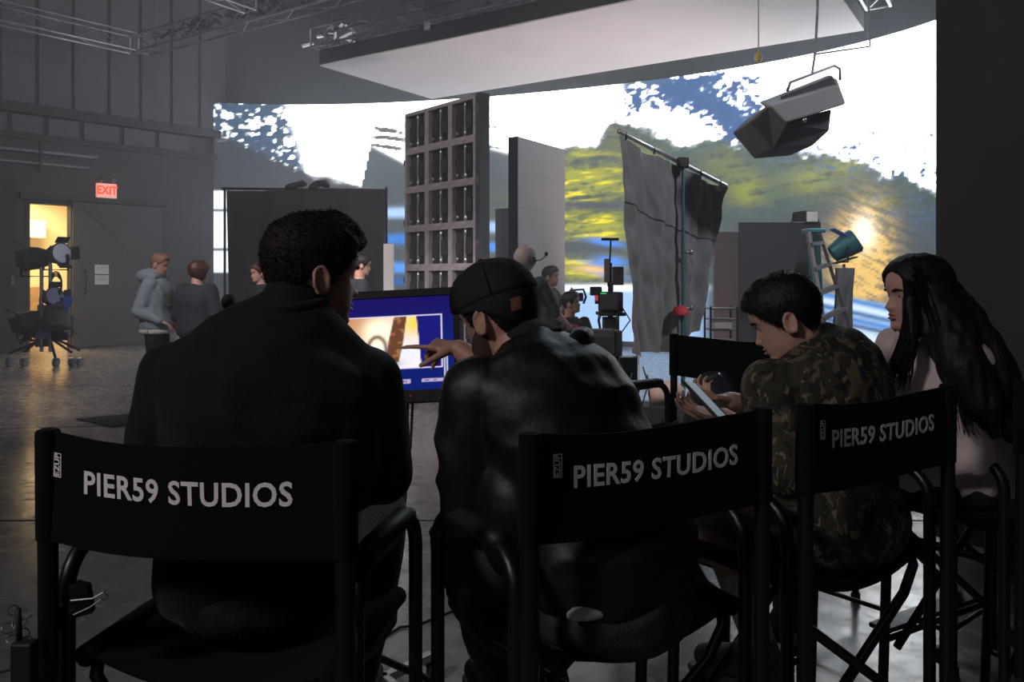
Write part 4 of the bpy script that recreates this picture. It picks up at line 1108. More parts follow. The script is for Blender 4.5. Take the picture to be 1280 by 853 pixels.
def jacket1(mb):
    torso(mb, J1, .028, sc=1.06); arms(mb, J1, .016, 1.93, sc=1.18)
    for s_, q in (('L', 1), ('R', -1)):
        mb.ell(V3(J1['sh' + s_]) + V3((q * .012, 0, -.005)), (.074, .080, .070))
        sh = V3(J1['sh' + s_]); nk = V3(J1['neck'])
        mb.capsule(sh + V3((q * .01, .0, .012)), nk.lerp(sh, .30) + V3((0, -.005, .030)), .062, .070, 18)
        mb.capsule(nk.lerp(sh, .30) + V3((0, -.005, .030)), nk + V3((.01, .0, .020)), .070, .076, 18)
        mb.capsule(sh + V3((q * .06, 0, -.03)), V3(J1['el' + s_]) + V3((q * .08, 0, 0)), .085, .085, 16)
    mb.ell(V3((-.50, 1.64, 1.15)), (.235, .125, .22))
    mb.capsule(V3(J1['neck']) - V3((0, 0, .03)), V3(J1['neck']) + V3((.012, .01, .050)), .090, .072, 20)
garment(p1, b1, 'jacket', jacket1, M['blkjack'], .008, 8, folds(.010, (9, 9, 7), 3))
def col1(mb):
    c = V3(J1['neck'])
    mb.tube([c + V3((.012 + .066 * math.cos(a), .064 * math.sin(a), .058 + .012 * math.sin(a + .4))) for a in np.linspace(-3.6, .6, 20)], .013, 8)
garment(p1, b1, 'collar', col1, M['blkjack'], .005, 3)
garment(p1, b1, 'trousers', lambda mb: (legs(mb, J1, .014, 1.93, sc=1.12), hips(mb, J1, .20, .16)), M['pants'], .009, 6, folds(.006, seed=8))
shoe(b1, p1, J['anL'], J['toL'], M['black'], M['rubber']); shoe(b1, p1, J['anR'], J['toR'], M['black'], M['rubber'])
CURLY = dict(line=[.178, .176, .166, .115, .085, .112, .075, .030, .018], th=[.004, .006, .009, .012, .010], around=[2.1, 1.7, 1.0, 1.0, 1.0], rough=.5)
hair(p1, b1, hd1, hair_offset(CURLY, 1), M['hairD'], count=12000, length=.013, comb=(.3, 0, -.1), curl=.8, seed=3)
face_parts(hd1, p1, b1, M['hairD'], .005)
bd = dict(line=[.0] * 9, th=[.0015, .0015, .001, 0, 0])
def beard(hd, root, base, matr, th=.004, top=.075, count=0, length=.008):
    def off(z, ph):
        a = abs((ph + math.pi) % (2 * math.pi) - math.pi)
        up_ = np.interp(a, [0, .35, .7, 1.2, 1.5, 1.7], [.038, .066, .060, .085, .100, .10])
        m = (1 - sm_f(up_ - .008, up_ + .006, z)) * (1 - sm_f(1.55, 1.75, a))
        m = max(m, math.exp(-((z - .067) / .004) ** 2) * (1 if a < .28 else 0) * .9)
        return -.006 + m * (.006 + th)
    mb = MB(); mb.rings([[p - base for p in r] for r in hd.shell(off, 64, 60, True, .0)])
    o = obj('beard', mb, matr, root, smooth=True)
    return o
M['stub'] = mat('dark stubble', (.06, .035, .028), .8, bump=.6, bscale=600)

# ---- man 2: backwards cap, pointing
J = dict(pel=(.215, 1.70, .90), chest=(.12, 1.76, 1.17), neck=(.035, 1.87, 1.325), shL=(-.080, 1.735, 1.245), shR=(.175, 1.985, 1.250),
         elL=(-.095, 1.745, 1.00), wrL=(-.09, 1.99, .93), elR=(.025, 2.19, 1.165), wrR=(-.150, 2.245, 1.295),
         hpL=(.13, 1.66, .885), hpR=(.29, 1.76, .885), knL=(-.125, 1.99, .845), knR=(.07, 2.16, .85), anL=(-.03, 2.12, .44), anR=(.10, 2.22, .44), toL=(-.12, 2.33, .37), toR=(.0, 2.42, .37))
hd2 = Head((-.036, 1.93, 1.415), (-.72, .64, -.36), -4, 1.0)
hands2 = dict(R=dict(d=(-.95, .22, .15), palm=(-.1, .3, -.95), curl=(.10, 1.5, 1.6, 1.65), thumb=.7, side=1, k=.95), L=dict(d=(.1, .8, -.35), palm=(.7, .1, -.6), curl=(.5,) * 4, side=1))
p2, b2 = person('person in a black backwards cap leaning forward and pointing at the monitor', J, hd2, M['skinA'], (.21, 1.7, 0), .0045, hands=hands2)
J2 = J
def jacket2(mb):
    torso(mb, J2, .026, sc=1.06); arms(mb, J2, .014, 1.55, 'R', 1.12); arms(mb, J2, .020, 1.9, 'L', 1.18)
    for s_ in 'LR': mb.ell(V3(J2['sh' + s_]), (.078, .078, .076))
    mb.ell(V3((.10, 1.79, 1.13)), (.145, .14, .19)); mb.ell(V3((.02, 1.73, 1.02)), (.10, .11, .18))
    mb.ell(V3((.07, 1.84, 1.285)), (.12, .11, .06), Matrix.Rotation(-.3, 3, 'Y'))
garment(p2, b2, 'jacket', jacket2, M['blkjack2'], .008, 6, folds(.013, (8, 8, 10), 12))
def hood2(mb):
    c = V3((.06, 1.86, 1.345))
    pts = [c + V3((.085 * math.cos(a) + .02, .085 * math.sin(a), .012 * math.cos(a * 2))) for a in np.linspace(-2.6, 1.6, 18)]
    mb.tube(pts, [.018] + [.026] * 16 + [.018], 10)
    mb.capsule(V3((.07, 1.85, 1.315)), V3((.10, 1.87, 1.295)), .034, .030, 12)
garment(p2, b2, 'hood', hood2, M['blkjack2'], .006, 4, folds(.006, (18, 18, 18), 5))
garment(p2, b2, 'jeans', lambda mb: (legs(mb, J2, .014, 1.93, sc=1.12), hips(mb, J2, .19, .16, .10, -.095)), M['denim'], .009, 5, folds(.010, (9, 9, 20), 9))
garment(p2, b2, 'shirt_tail', lambda mb: (mb.ell(V3((.170, 1.556, .852)), (.080, .028, .016), Matrix.Rotation(.51, 3, 'Z')),), M['tee_w'], .007, 4)
shoe(b2, p2, J['anL'], J['toL'], M['black'], M['rubber']); shoe(b2, p2, J['anR'], J['toR'], M['black'], M['rubber'])
hair(p2, b2, hd2, hair_offset(dict(line=[.24, .24, .2, .10, .085, .115, .075, .035, .028], th=[.003, .005, .004, .002, .0])), M['hairD'], count=1500, length=.01)
face_parts(hd2, p2, b2, M['hairD'], .005)
beard(hd2, p2, b2, mat('brown beard', (.09, .05, .034), .7, bump=.8, bscale=500), .006)
def cap(root, base, hd):
    def off(z, ph):
        a = abs((ph + math.pi) % (2 * math.pi) - math.pi)
        ln = np.interp(a, [0, .8, 1.57, 2.3, 3.14], [.158, .150, .128, .085, .062])
        return -.01 + sm_f(ln - .004, ln + .002, z) * (.010 + .013 + .004 * (z > .15))
    m_ = MB(); m_.rings([[p - base for p in r] for r in hd.shell(off, 60, 70, False, .03)])
    o = obj('cap', m_, M['capm'], root, smooth=True)
    seam = MB()
    for a in (0, math.pi / 3, 2 * math.pi / 3):
        for s_ in (1, -1):
            pts = []
            for z in np.linspace(.15, .233, 9):
                f, l, zz = head_point(z, a if s_ > 0 else a + math.pi, .0215, False); pts.append(hd.P(f, l, zz + .0145 * max(0, (z - .17) / .064)) - base)
            seam.tube(pts, .0015, 5)
    seam.ell(hd.P(0, 0, .2555) - base, (.008, .008, .005))
    obj('seams', seam, M['capm'], o)
    # brim at the back
    def bf(u, v):
        a = math.pi + (u - .5) * 1.75; f, l, z = head_point(.075, a, .022, False); k = 1 - (2 * u - 1) ** 2
        return hd.P(f - v * .062 * (.35 + .65 * k), l * (1 - .15 * v), .072 - v * .042 - .018 * (1 - k) ) - base
    obj('brim', MB().grid(bf, 16, 6, .004, -hd.u), M['capm'], o, smooth='auto')
    # adjuster opening and leather tag
    g = MB()
    def tf(u, v):
        a = 2.62 + (u - .5) * .28; f, l, z = head_point(.098 + .028 * v, a, .0245, False); return hd.P(f, l, z) - base
    obj('leather_tag', MB().grid(tf, 4, 3, .002, hd.P(*head_point(.11, 2.62, .05, False)) - hd.P(*head_point(.11, 2.62, 0, False))), M['leather'], o)
    fb = MB().beam(hd.P(.098, -.02, .160) - base, hd.P(.098, .03, .160) - base, .02, .016); obj('strap_end', fb, M['capm'], o, bevel=.003)
cap(p2, b2, hd2)

# ---- man 3: camouflage shirt, looking at his phone
J = dict(pel=(.850, 2.145, .905), chest=(.935, 2.21, 1.16), neck=(.820, 2.28, 1.320), shL=(.700, 2.16, 1.195), shR=(.995, 2.36, 1.235),
         elL=(.705, 2.04, 1.0), wrL=(.575, 2.17, 1.115), elR=(.91, 2.52, 1.05), wrR=(.645, 2.37, 1.130),
         hpL=(.775, 2.10, .885), hpR=(.925, 2.19, .885), knL=(.555, 2.27, .865), knR=(.615, 2.50, .84), anL=(.675, 2.17, .495), anR=(.50, 2.62, .47), toL=(.52, 2.36, .385), toR=(.42, 2.83, .385))
hd3 = Head((.762, 2.235, 1.390), (-.82, .36, -.42), 0, .98)
hands3 = dict(L=dict(d=(-.80, .42, .10), palm=(.0, -.35, .94), curl=(.45, .5, .55, .6), thumb=.9, side=-1, k=.88), R=dict(d=(-.85, -.35, .15), palm=(-.1, .2, .97), curl=(.7, .8, .85, .9), thumb=.6, side=1, k=.88))
p3, b3 = person('person in a camouflage shirt and tan shorts looking down at a phone', J, hd3, M['skinC'], (.88, 2.05, 0), .0045, hands=hands3)
J3 = J
def shirt3(mb):
    torso(mb, J3, .026, sc=1.02); arms(mb, J3, .022, 1.05, sc=1.1)
    for s_ in 'LR': mb.ell(V3(J3['sh' + s_]), (.070, .070, .068))
    mb.ell(V3((.905, 2.21, 1.12)), (.15, .12, .19))
    hips(mb, J3, .222, .188, .15, -.045)
garment(p3, b3, 'shirt', shirt3, M['camo'], .008, 6, folds(.009, (9, 9, 7), 21))
garment(p3, b3, 'shirt_collar', lambda mb: mb.tube([V3(J3['neck']) + V3((.064 * math.cos(a), .064 * math.sin(a), .022 + .008 * math.cos(a))) for a in np.linspace(0, 2 * math.pi, 24)], .010, 8), M['camo'], .005, 3)
garment(p3, b3, 'shorts', lambda mb: (legs(mb, J3, .018, .93, sc=1.12), hips(mb, J3, .195, .16)), M['shorts'], .008, 5, folds(.008, (9, 9, 14), 5))
for s_ in 'LR':
    def sockf(mb, s_=s_):
        kn, an = V3(J3['kn' + s_]), V3(J3['an' + s_]); mb.capsule(kn.lerp(an, .52), an, .052, .043, 16); mb.capsule(an, an - V3((0, 0, .04)), .043, .040)
    garment(p3, b3, 'sock', sockf, M['sock'], .006, 3)
M['sneak'] = mat('beige and dark trainer', (.20, .16, .12), .7, var=.6, vscale=28, bump=.3, bscale=80); M['sneaks'] = mat('pale trainer sole', (.38, .33, .28), .6)
shoe(b3, p3, J['anL'], J['toL'], M['sneak'], M['sneaks']); shoe(b3, p3, J['anR'], J['toR'], M['sneak'], M['sneaks'])
hair(p3, b3, hd3, hair_offset(dict(line=[.180, .176, .160, .118, .085, .118, .075, .040, .030], th=[.003, .005, .010, .013, .012], around=[1.2, 1.0, .9, 1.0, 1.1], rough=.25), 4), M['hairB'], count=9000, length=.012, comb=(.4, 0, -.5), curl=.25, seed=5)
face_parts(hd3, p3, b3, M['hairB'], .005)
ph_c = W(882, 502, 2.12)
phn = thing('phone', 'smartphone held in both hands by the seated person in shorts', 'phone', ph_c)
phn.rotation_euler = (math.radians(38), math.radians(14), math.radians(50))
obj('phone_case', MB().box((0, 0, 0), (.074, .152, .009)), M['rubber'], phn, bevel=.004)
obj('phone_screen', MB().box((0, 0, .005), (.066, .142, .001)), mat('phone screen glass', (.05, .07, .09), .5, spec=.2, em=(.22, .30, .38), estr=.4), phn)

# ---- woman: long black hair, cream blouse
J = dict(pel=(1.455, 2.52, .91), chest=(1.375, 2.50, 1.16), neck=(1.285, 2.46, 1.335), shL=(1.315, 2.315, 1.245), shR=(1.27, 2.62, 1.25),
         elL=(1.32, 2.30, .985), wrL=(1.185, 2.47, .90), elR=(1.20, 2.72, 1.0), wrR=(1.12, 2.62, .92),
         hpL=(1.43, 2.44, .885), hpR=(1.46, 2.60, .885), knL=(1.10, 2.72, .87), knR=(1.22, 2.94, .865), anL=(1.00, 2.86, .33), anR=(1.15, 3.02, .47), toL=(.84, 2.80, .17), toR=(1.0, 3.18, .39))
hd4 = Head((1.247, 2.46, 1.450), (-1.0, -.05, -.05), 0, .96)
p4, b4 = person('person with very long black hair and cream blouse seated in profile', J, hd4, M['skinC'], (1.47, 2.52, 0), .005, sc=.90)
J4 = J
def blouse4(mb):
    torso(mb, J4, .030, sc=.93); arms(mb, J4, .018, 1.0, sc=1.0)
    for s_ in 'LR':
        mb.ell(V3(J4['sh' + s_]), (.066, .066, .064))
        el, wr = V3(J4['el' + s_]), V3(J4['wr' + s_]); mb.capsule(el, el.lerp(wr, .85), .062, .062, 16)
    mb.ell(V3((1.275, 2.46, 1.15)), (.10, .15, .10))
    mb.ell(V3((1.40, 2.50, .95)), (.16, .17, .12))
garment(p4, b4, 'blouse', blouse4, M['blouse'], .007, 3, folds(.022, (13, 13, 5), 31))
garment(p4, b4, 'trousers', lambda mb: (legs(mb, J4, .014, 1.93, sc=1.02), hips(mb, J4, .18, .16)), M['pants'], .009, 5, folds(.008, seed=17))
shoe(b4, p4, J['anL'], J['toL'], M['black'], M['sneaks']); shoe(b4, p4, J['anR'], J['toR'], M['black'], M['sneaks'])
face_parts(hd4, p4, b4, M['hairB'], .005)
LONG = dict(line=[.196, .186, .150, .060, .012, .0, .0, .0, .0], th=[.012, .014, .016, .016, .016], rough=.15)
ho = hair(p4, b4, hd4, hair_offset(LONG, 6), M['hairB'], count=0)
def mass(mb):
    def T(px, py, y): return W(px, py, y)
    for pts, rr in (
        ([T(1160, 350, 2.40), T(1180, 400, 2.36), T(1205, 460, 2.27), T(1232, 510, 2.24), T(1246, 545, 2.24)], [.030, .072, .068, .055, .020]),
        ([T(1175, 345, 2.47), T(1200, 400, 2.44), T(1228, 455, 2.36), T(1250, 505, 2.34), T(1262, 540, 2.34)], [.030, .074, .062, .048, .015]),
        ([T(1180, 370, 2.40), T(1215, 430, 2.36), T(1243, 480, 2.30), T(1262, 530, 2.28), T(1266, 555, 2.28)], [.04, .080, .075, .05, .01]),
        ([T(1160, 350, 2.55), T(1190, 410, 2.55), T(1215, 470, 2.58), T(1235, 520, 2.58)], [.030, .072, .07, .03]),
        ([T(1138, 370, 2.36), T(1141, 410, 2.35), T(1137, 445, 2.33), T(1120, 478, 2.32)], [.022, .026, .020, .006]),
        ([T(1135, 380, 2.56), T(1130, 430, 2.60), T(1118, 470, 2.62)], [.03, .035, .01]),
    ):
        mb.tube(pts, rr, 14)
mbh = MB(); mass(mbh); mh_ = remesh(mbh, .007, 5, 'long_hair'); me_displace(mh_, lambda co: .006 * (vn3(co * np.array((55, 55, 6)), 3) - .5) * 2)
lh = link('long_hair', shift(mh_, b4), M['hairB'], ho)
lk = MB(); r_ = random.Random(9)
for k in range(950):
    t = r_.random(); g = r_.random()
    if r_.random() < .86:
        q0 = W(1140 + 45 * t, 325 + 30 * t + r_.uniform(0, 30), r_.uniform(2.36, 2.52)); q1 = W(1160 + 60 * t + r_.uniform(-6, 6), 400 + r_.uniform(-10, 20), r_.uniform(2.28, 2.44))
        q2 = W(1188 + 52 * t + r_.uniform(-6, 8), 465 + r_.uniform(-12, 22), r_.uniform(2.22, 2.38)); q3 = W(1205 + 62 * t + r_.uniform(-8, 8), 520 + 28 * g, r_.uniform(2.2, 2.36))
    else:
        q0 = W(1128 + 10 * t, 350, r_.uniform(2.36, 2.5)); q1 = W(1136 + 12 * t, 395, 2.34); q2 = W(1128 + 18 * t + r_.uniform(-10, 4), 435, 2.31); q3 = W(1108 + 30 * t + r_.uniform(-6, 6), 455 + 38 * g, 2.30)
    pts = []
    wv = r_.uniform(0, 6); am = r_.uniform(.001, .006)
    for i in range(9):
        s_ = i / 8; a = (1 - s_) ** 3; b = 3 * s_ * (1 - s_) ** 2; c = 3 * s_ * s_ * (1 - s_); d = s_ ** 3
        pts.append(q0 * a + q1 * b + q2 * c + q3 * d + V3((math.sin(wv + s_ * 9), math.cos(wv + s_ * 8) * .5, 0)) * am * s_ * 1.6)
    lk.tube(pts, [.0018, .0022, .0024, .0024, .0022, .002, .0017, .0013, .0006], 3, caps=False)
obj('hair_strands', lk, M['hairB'], lh, origin=b4)['kind'] = 'stuff'
# ------------------------------------------------------------------ stage props
def on_wall(name, lb, cat, u, z, off=-.1):
    p = Vector((WA.x + WD.x * u, WA.y + WD.y * u, z)) + Vector((-WD.y, WD.x, 0)) * off
    return thing(name, lb, cat, p, WRZ)
ex = on_wall('exit_sign', 'red lit EXIT sign on the wall above the grey door', 'sign', wu(131), wz(131, 239), -.10)
obj('sign_box', MB().b2((-.20, -.02, -.15), (.20, .06, .15)), mat('pale sign glow', (.7, .45, .4), .5, em=(1.0, .42, .33), estr=.75), ex, bevel=.01)
exm = lettering('EXIT', .24, .003, .008)
xo = link('sign_letters', exm, mat('red letters', (.6, .02, .02), .5, em=(1.0, .07, .02), estr=1.3), ex); xo.location = (0, -.026, 0); xo.rotation_euler = (math.pi / 2, 0, 0); xo.scale = (.8, 1, 1)
for s in (-1, 1): obj('emergency_lamp', MB().tube([(s * .12, 0, .16), (s * .12, -.02, .20), (s * .14, -.07, .23)], [.02, .03, .045], 10), M['alud'], ex, smooth='auto')
for i, (zz, lb) in enumerate(((wz(125, 337), 'white paper sheet taped to the grey door, the upper one'), (wz(125, 350), 'white paper sheet taped to the grey door, the lower one'))):
    o = on_wall('paper_notice', lb, 'paper', wu(125), zz, -.095)
    obj('sheet', MB().b2((-.14, -.004, -.098), (.14, 0, .098)), M['paper'], o)
    obj('print_lines', MB().b2((-.10, -.006, .05), (.10, -.004, .056)).b2((-.10, -.006, .02), (.10, -.004, .026)).b2((-.10, -.006, -.01), (.06, -.004, -.004)), M['alud'], o)
tag(obj('floor_mat', MB().add([(-4.55, 8.35, .001), (-3.95, 7.9, .001), (-3.5, 8.25, .001), (-4.0, 8.75, .001), (-4.55, 8.35, .012), (-3.95, 7.9, .012), (-3.5, 8.25, .012), (-4.0, 8.75, .012)], [(3, 2, 1, 0), (4, 5, 6, 7), (0, 1, 5, 4), (1, 2, 6, 5), (2, 3, 7, 6), (3, 0, 4, 7)]), M['steel']), 'dark rubber mat lying on the floor at left', 'mat')

def stand(name, lb, cat, loc, h, par=None, r=.016, feet=3, spread=.45, m=None, rz=0):
    t = par or thing(name, lb, cat, loc, rz)
    m = m or M['alud']
    obj('pole', MB().tube([(0, 0, .12), (0, 0, h * .5)], r * 1.2, 10).tube([(0, 0, h * .48), (0, 0, h)], r * .85, 10), m, t, smooth='auto')
    for k in range(feet):
        a = 2 * math.pi * k / feet + .4
        obj('leg', MB().tube([(0, 0, .32), (spread * math.cos(a), spread * math.sin(a), .03)], r * .8, 8), m, t, smooth=True)
        obj('leg_brace', MB().tube([(0, 0, .12), (spread * .55 * math.cos(a), spread * .55 * math.sin(a), .16)], r * .5, 6), m, t)
    obj('collar', MB().tube([(0, 0, h * .47), (0, 0, h * .52)], r * 1.8, 10).tube([(0, 0, h * .495), (r * 3.5, 0, h * .495)], r * .7, 6), M['black'], t, smooth='auto')
    return t
def cloth(fn, nu, nv, name, m, par, th=.006, nrm=(0, 1, 0)): return obj(name, MB().grid(fn, nu, nv, th, nrm), m, par, smooth='auto')

# drape at left with crossbar
y = 12.0
a, b = W(277, 236, y), W(485, 238, y + .1)
dr1 = thing('black_drape', 'wide black drape on a crossbar behind the broad man', 'drape', Vector(((a.x + b.x) / 2, y, 0)))
o0 = dr1.location.copy()
def dfn(u, v):
    p = W(283, 238, y).lerp(W(482, 239, y), u); z = p.z * (1 - v) + .03 * v
    x = p.x + (.5 - u) * .05 * v
    return Vector((x, y + .045 * math.sin(u * 34 + math.sin(v * 3)) * (.3 + v * .7) + .03 * math.sin(u * 11 + v * 2), z)) - o0
M['drape'] = mat('black drape cloth', (.018, .017, .020), .85, bump=.15, bscale=40, sheen=.1)
cloth(dfn, 90, 14, 'drape_cloth', M['drape'], dr1)
obj('crossbar', MB().tube([a - o0, b - o0], .022, 8), M['steel'], dr1, smooth=True)
for px in (281, 483):
    p = W(px, 238, y + .08); obj('upright', MB().tube([(p.x - o0.x, .08, 0), (p.x - o0.x, .08, p.z + .05)], .02, 8), M['steel'], dr1, smooth=True)
for i, (px, lb) in enumerate(((370, 'dark lumpy sandbag draped on the crossbar, the left one'), (399, 'dark lumpy sandbag draped on the crossbar, the right one'))):
    p = W(px, 232, y); q = thing('sandbag', lb, 'sandbag', p)
    obj('bag_body', MB().rings([[Vector((x_ * .16, math.cos(t) * .07 * s_, math.sin(t) * .06 * s_ + .03 * math.sin(x_ * 2.4 + i))) for t in np.linspace(0, 6.283, 12, endpoint=False)] for x_, s_ in ((-1, .3), (-.7, .9), (-.2, 1.0), (.2, .7), (.6, 1.0), (1, .35))]), M['black'], q, smooth=True)
fbp = thing('foam_board', 'narrow white foam board standing between the drape and the cabinet tower', 'board', Vector((W(486, 0, 11.5).x, 11.5, 0)))
obj('board_sheet', MB().b2((-.075, -.012, 0), (.075, .012, EYE - (305 - CY) / F * 11.5)), M['white'], fbp)
obj('board_foot', MB().b2((-.12, -.15, 0), (.12, .15, .02)), M['black'], fbp)

# LED cabinet tower seen from behind
A_, B_ = Vector((-1.506, 11.24, 0)), Vector((-.46, 10.0, 0))
dd = (B_ - A_); wT = dd.length; tw = thing('cabinet_tower', 'tall tower of LED cabinets seen from its rear with ladder-like frames', 'LED tower', A_, math.atan2(dd.y, dd.x))
ch = 3.77 / 7; cw = wT / 3
M['cab'] = mat('cast cabinet frame', (.48, .46, .50), .45, .6, var=.25, vscale=6); M['cabin'] = mat('dark cabinet inside', (.005, .005, .006), .6)
def cabinet():
    f = MB(); bw = .045
    f.b2((0, 0, 0), (cw, .07, bw)).b2((0, 0, ch - bw), (cw, .07, ch)).b2((0, 0, bw), (bw, .07, ch - bw)).b2((cw - bw, 0, bw), (cw, .07, ch - bw))
    f.b2((cw * .5 - .012, .035, bw), (cw * .5 + .012, .06, ch - bw))
    o = obj('cabinet', f, M['cab'], tw)
    obj('back_plate', MB().b2((.01, .075, .01), (cw - .01, .09, ch - .01)), M['cabin'], o)
    obj('power_box', MB().b2((cw * .56, .02, .16), (cw * .80, .074, .36)), M['black'], o, bevel=.006)
    cb = MB()
    for k in range(3):
        cb.tube([(cw * (.22 + .08 * k), .03, .06), (cw * (.25 + .09 * k), .0, .16 + .03 * k), (cw * (.2 + .1 * k), .015, .30), (cw * (.3 + .08 * k), .03, .43)], .006, 5)
    obj('data_cable', cb, M['rubber'], o)
    for e_ in (((cw * .62, .0, .085), (.028, .022, .036)), ((cw * .62, 0, .44), (.024, .02, .035)), ((cw * .30, .0, .1), (.016, .016, .02))): obj('connector', MB().ell(*e_, None, 10, 6), M['alu'], o, smooth=True)
    return o
c0_ = cabinet()
tbl = {}
for q in COL.objects:
    if q.parent: tbl.setdefault(q.parent.name, []).append(q)
for r_i in range(7):
    for c_i in range(3):
        c_ = c0_ if (r_i, c_i) == (0, 0) else copy_tree(c0_, parent=tw, table=tbl)
        c_.location = (c_i * cw + (.0015 if c_i else 0), 0, r_i * ch)
obj('front_modules', MB().b2((0, .095, 0), (wT, .14, 3.77)), M['black'], tw)
obj('end_panel', MB().b2((wT + .002, .0, 0), (wT + .10, .15, 3.78)), mat('dark end panel', (.04, .045, .052), .5), tw)
for z in (3.6, 2.7, 1.9): obj('end_latch', MB().b2((wT + .03, -.008, z - .05), (wT + .075, 0, z + .05)), M['alud'], tw)
for z in (3.05, 2.2, 1.4): obj('edge_clamp', MB().b2((-.06, .02, z), (.0, .1, z + .08)), M['black'], tw)
obj('tower_base', MB().b2((-.1, -.5, 0), (wT + .1, -.02, .05)), M['black'], tw)

def led_flat(a, b, z1, lb, dark, tiles, face, z0=0.0, thick=.09):
    a, b = Vector((*a, 0)), Vector((*b, 0)); d = b - a; w = d.length
    t = thing('led_flat', lb, 'LED panel', a, math.atan2(d.y, d.x))
    nx, nz = tiles
    for i in range(nx):
        for j in range(nz):
            obj('tile', MB().b2((w * i / nx + .001, -.012, z0 + (z1 - z0) * j / nz + .001), (w * (i + 1) / nx - .001, 0, z0 + (z1 - z0) * (j + 1) / nz - .001)), face, t)
    obj('rear_frame', MB().b2((-.002, .002, 0), (w, thick, z1)), dark, t)
    return t
M['ledface'] = mat('matte LED face', (.27, .245, .255), .6, var=.03, vscale=1.0)
M['ledface2'] = mat('grey ribbed face', (.22, .22, .24), .6)
M['dkside'] = mat('dark panel side', (.03, .035, .042), .6)
t2 = led_flat((.075, 10.9), (.785, 12.04), 3.40, 'pale faced LED panel tower standing right of the cabinet tower', M['dkside'], (2, 7), M['ledface'])
obj('side_edge', MB().b2((-.012, -.012, 0), (-.001, .14, 3.40)), M['dkside'], t2)
t3 = led_flat((-.27, 13.2), (.03, 13.0), EYE + .085 * 13, 'low grey ribbed panel between the two LED towers', M['dkside'], (8, 1), M['ledface2'])

# black cloth on a stand with a slanted bar
ya, yb = 7.0, 8.0
TL, TR = W(775, 165, ya), W(905, 231, yb)
cs = thing('black_cloth_flag', 'big creased black cloth hung from a slanted bar on a stand', 'cloth', Vector((W(845, 0, 7.55).x, 7.50, 0)))
o0 = cs.location.copy()
BL, BR = W(791, 452, 6.95), W(872, 418, 7.9)
M['flagc'] = mat('black duvetyne cloth', (.13, .127, .132), .75, bump=.35, bscale=28, var=.15, vscale=8, sheen=.3, stretch=(1, 1, .35))
def ffn(u, v):
    top = TL.lerp(TR, u) - Vector((0, 0, .03)); bot = BL.lerp(BR, u)
    sag = -.03 * math.sin(math.pi * min(1, u * 2)) if u < .5 else -.02 * math.sin(math.pi * (u - .5) * 2)
    bot = bot + Vector((0, 0, .05 * math.sin(u * 7 + 1)))
    p = top.lerp(bot, v)
    f1 = .055 * math.sin(2 * math.pi * (u * 3.2 + .35 * v)) * (.25 + .75 * v) + .03 * math.sin(2 * math.pi * (u * 7.3 - .8 * v)) * (.2 + .8 * v) + .05 * math.exp(-((u - .14 - .05 * v) / .05) ** 2) * v
    f1 += .05 * (vnoise(np.array([u * 9 + v * 2]), np.array([v * 7.]), 61)[0] - .5) + .025 * (vnoise(np.array([u * 22 - v * 5]), np.array([v * 15.]), 62)[0] - .5)
    n_ = Vector((.62, -.78, 0))
    p = p + n_ * f1 + Vector((0, 0, sag * (1 - v)))
    return p - o0
cloth(ffn, 110, 80, 'hanging_cloth', M['flagc'], cs, .003, (-.55, .83, 0))
obj('top_bar', MB().tube([TL - o0 - (TR - TL) * .012, TR - o0 + (TR - TL) * .02], .022, 10), M['alu'], cs, smooth=True)
pt = TL.lerp(TR, .53) - o0 + Vector((.03, -.06, 0))
obj('stand_pole', MB().tube([(pt.x, pt.y, .1), (pt.x, pt.y, 1.2)], .021, 10).tube([(pt.x, pt.y, 1.15), (pt.x, pt.y, pt.z)], .015, 10), M['teal'], cs, smooth='auto')
obj('grip_head', MB().box((pt.x, pt.y, pt.z - .02), (.10, .06, .10)).tube([(pt.x, pt.y - .05, pt.z - .02), (pt.x, pt.y + .06, pt.z - .02)], .05, 12), M['black'], cs, bevel=.008)
for z in (1.2, 1.72): obj('pole_knob', MB().tube([(pt.x - .02, pt.y, z), (pt.x + .07, pt.y - .02, z)], .012, 8).ell((pt.x + .07, pt.y - .02, z), (.022, .015, .026)), M['alud'], cs, smooth=True)
for k in range(3):
    a = 2 * math.pi * k / 3 + .2
    obj('stand_leg', MB().tube([(pt.x, pt.y, .35 - .06 * k), (pt.x + .45 * math.cos(a), pt.y + .45 * math.sin(a), .18 - .06 * k), (pt.x + .52 * math.cos(a), pt.y + .52 * math.sin(a), .015)], .013, 8), M['alud'], cs, smooth=True)
for u in (.05, .3, .52, .75, .96):
    p = TL.lerp(TR, u) - o0; obj('cloth_tie', MB().tube([p + Vector((0, .03 * math.sin(q), .035 * math.cos(q) - .01)) for q in np.linspace(0, 6.283, 9)], .006, 5, caps=False), M['black'], cs)
seam_ = [ffn(u, .30 + .08 * u) + Vector((.004, -.006, 0)) for u in np.linspace(0, 1, 40)]
obj('cloth_seam', MB().tube(seam_, .003, 5), M['black'], cs)
tag(obj('red_hat', MB().rings([[Vector((.075 * s_ * math.cos(t), .08 * s_ * math.sin(t), z)) for t in np.linspace(0, 6.283, 16, endpoint=False)] for z, s_ in ((0, 1), (.03, 1.02), (.06, .85), (.085, .4))]).box((.0, -.08, .01), (.10, .08, .012)), M['red'], smooth='auto'), 'small red cap hung on the stand of the black cloth', 'cap').location = cs.location + Vector((pt.x - .04, pt.y - .08, 1.14))
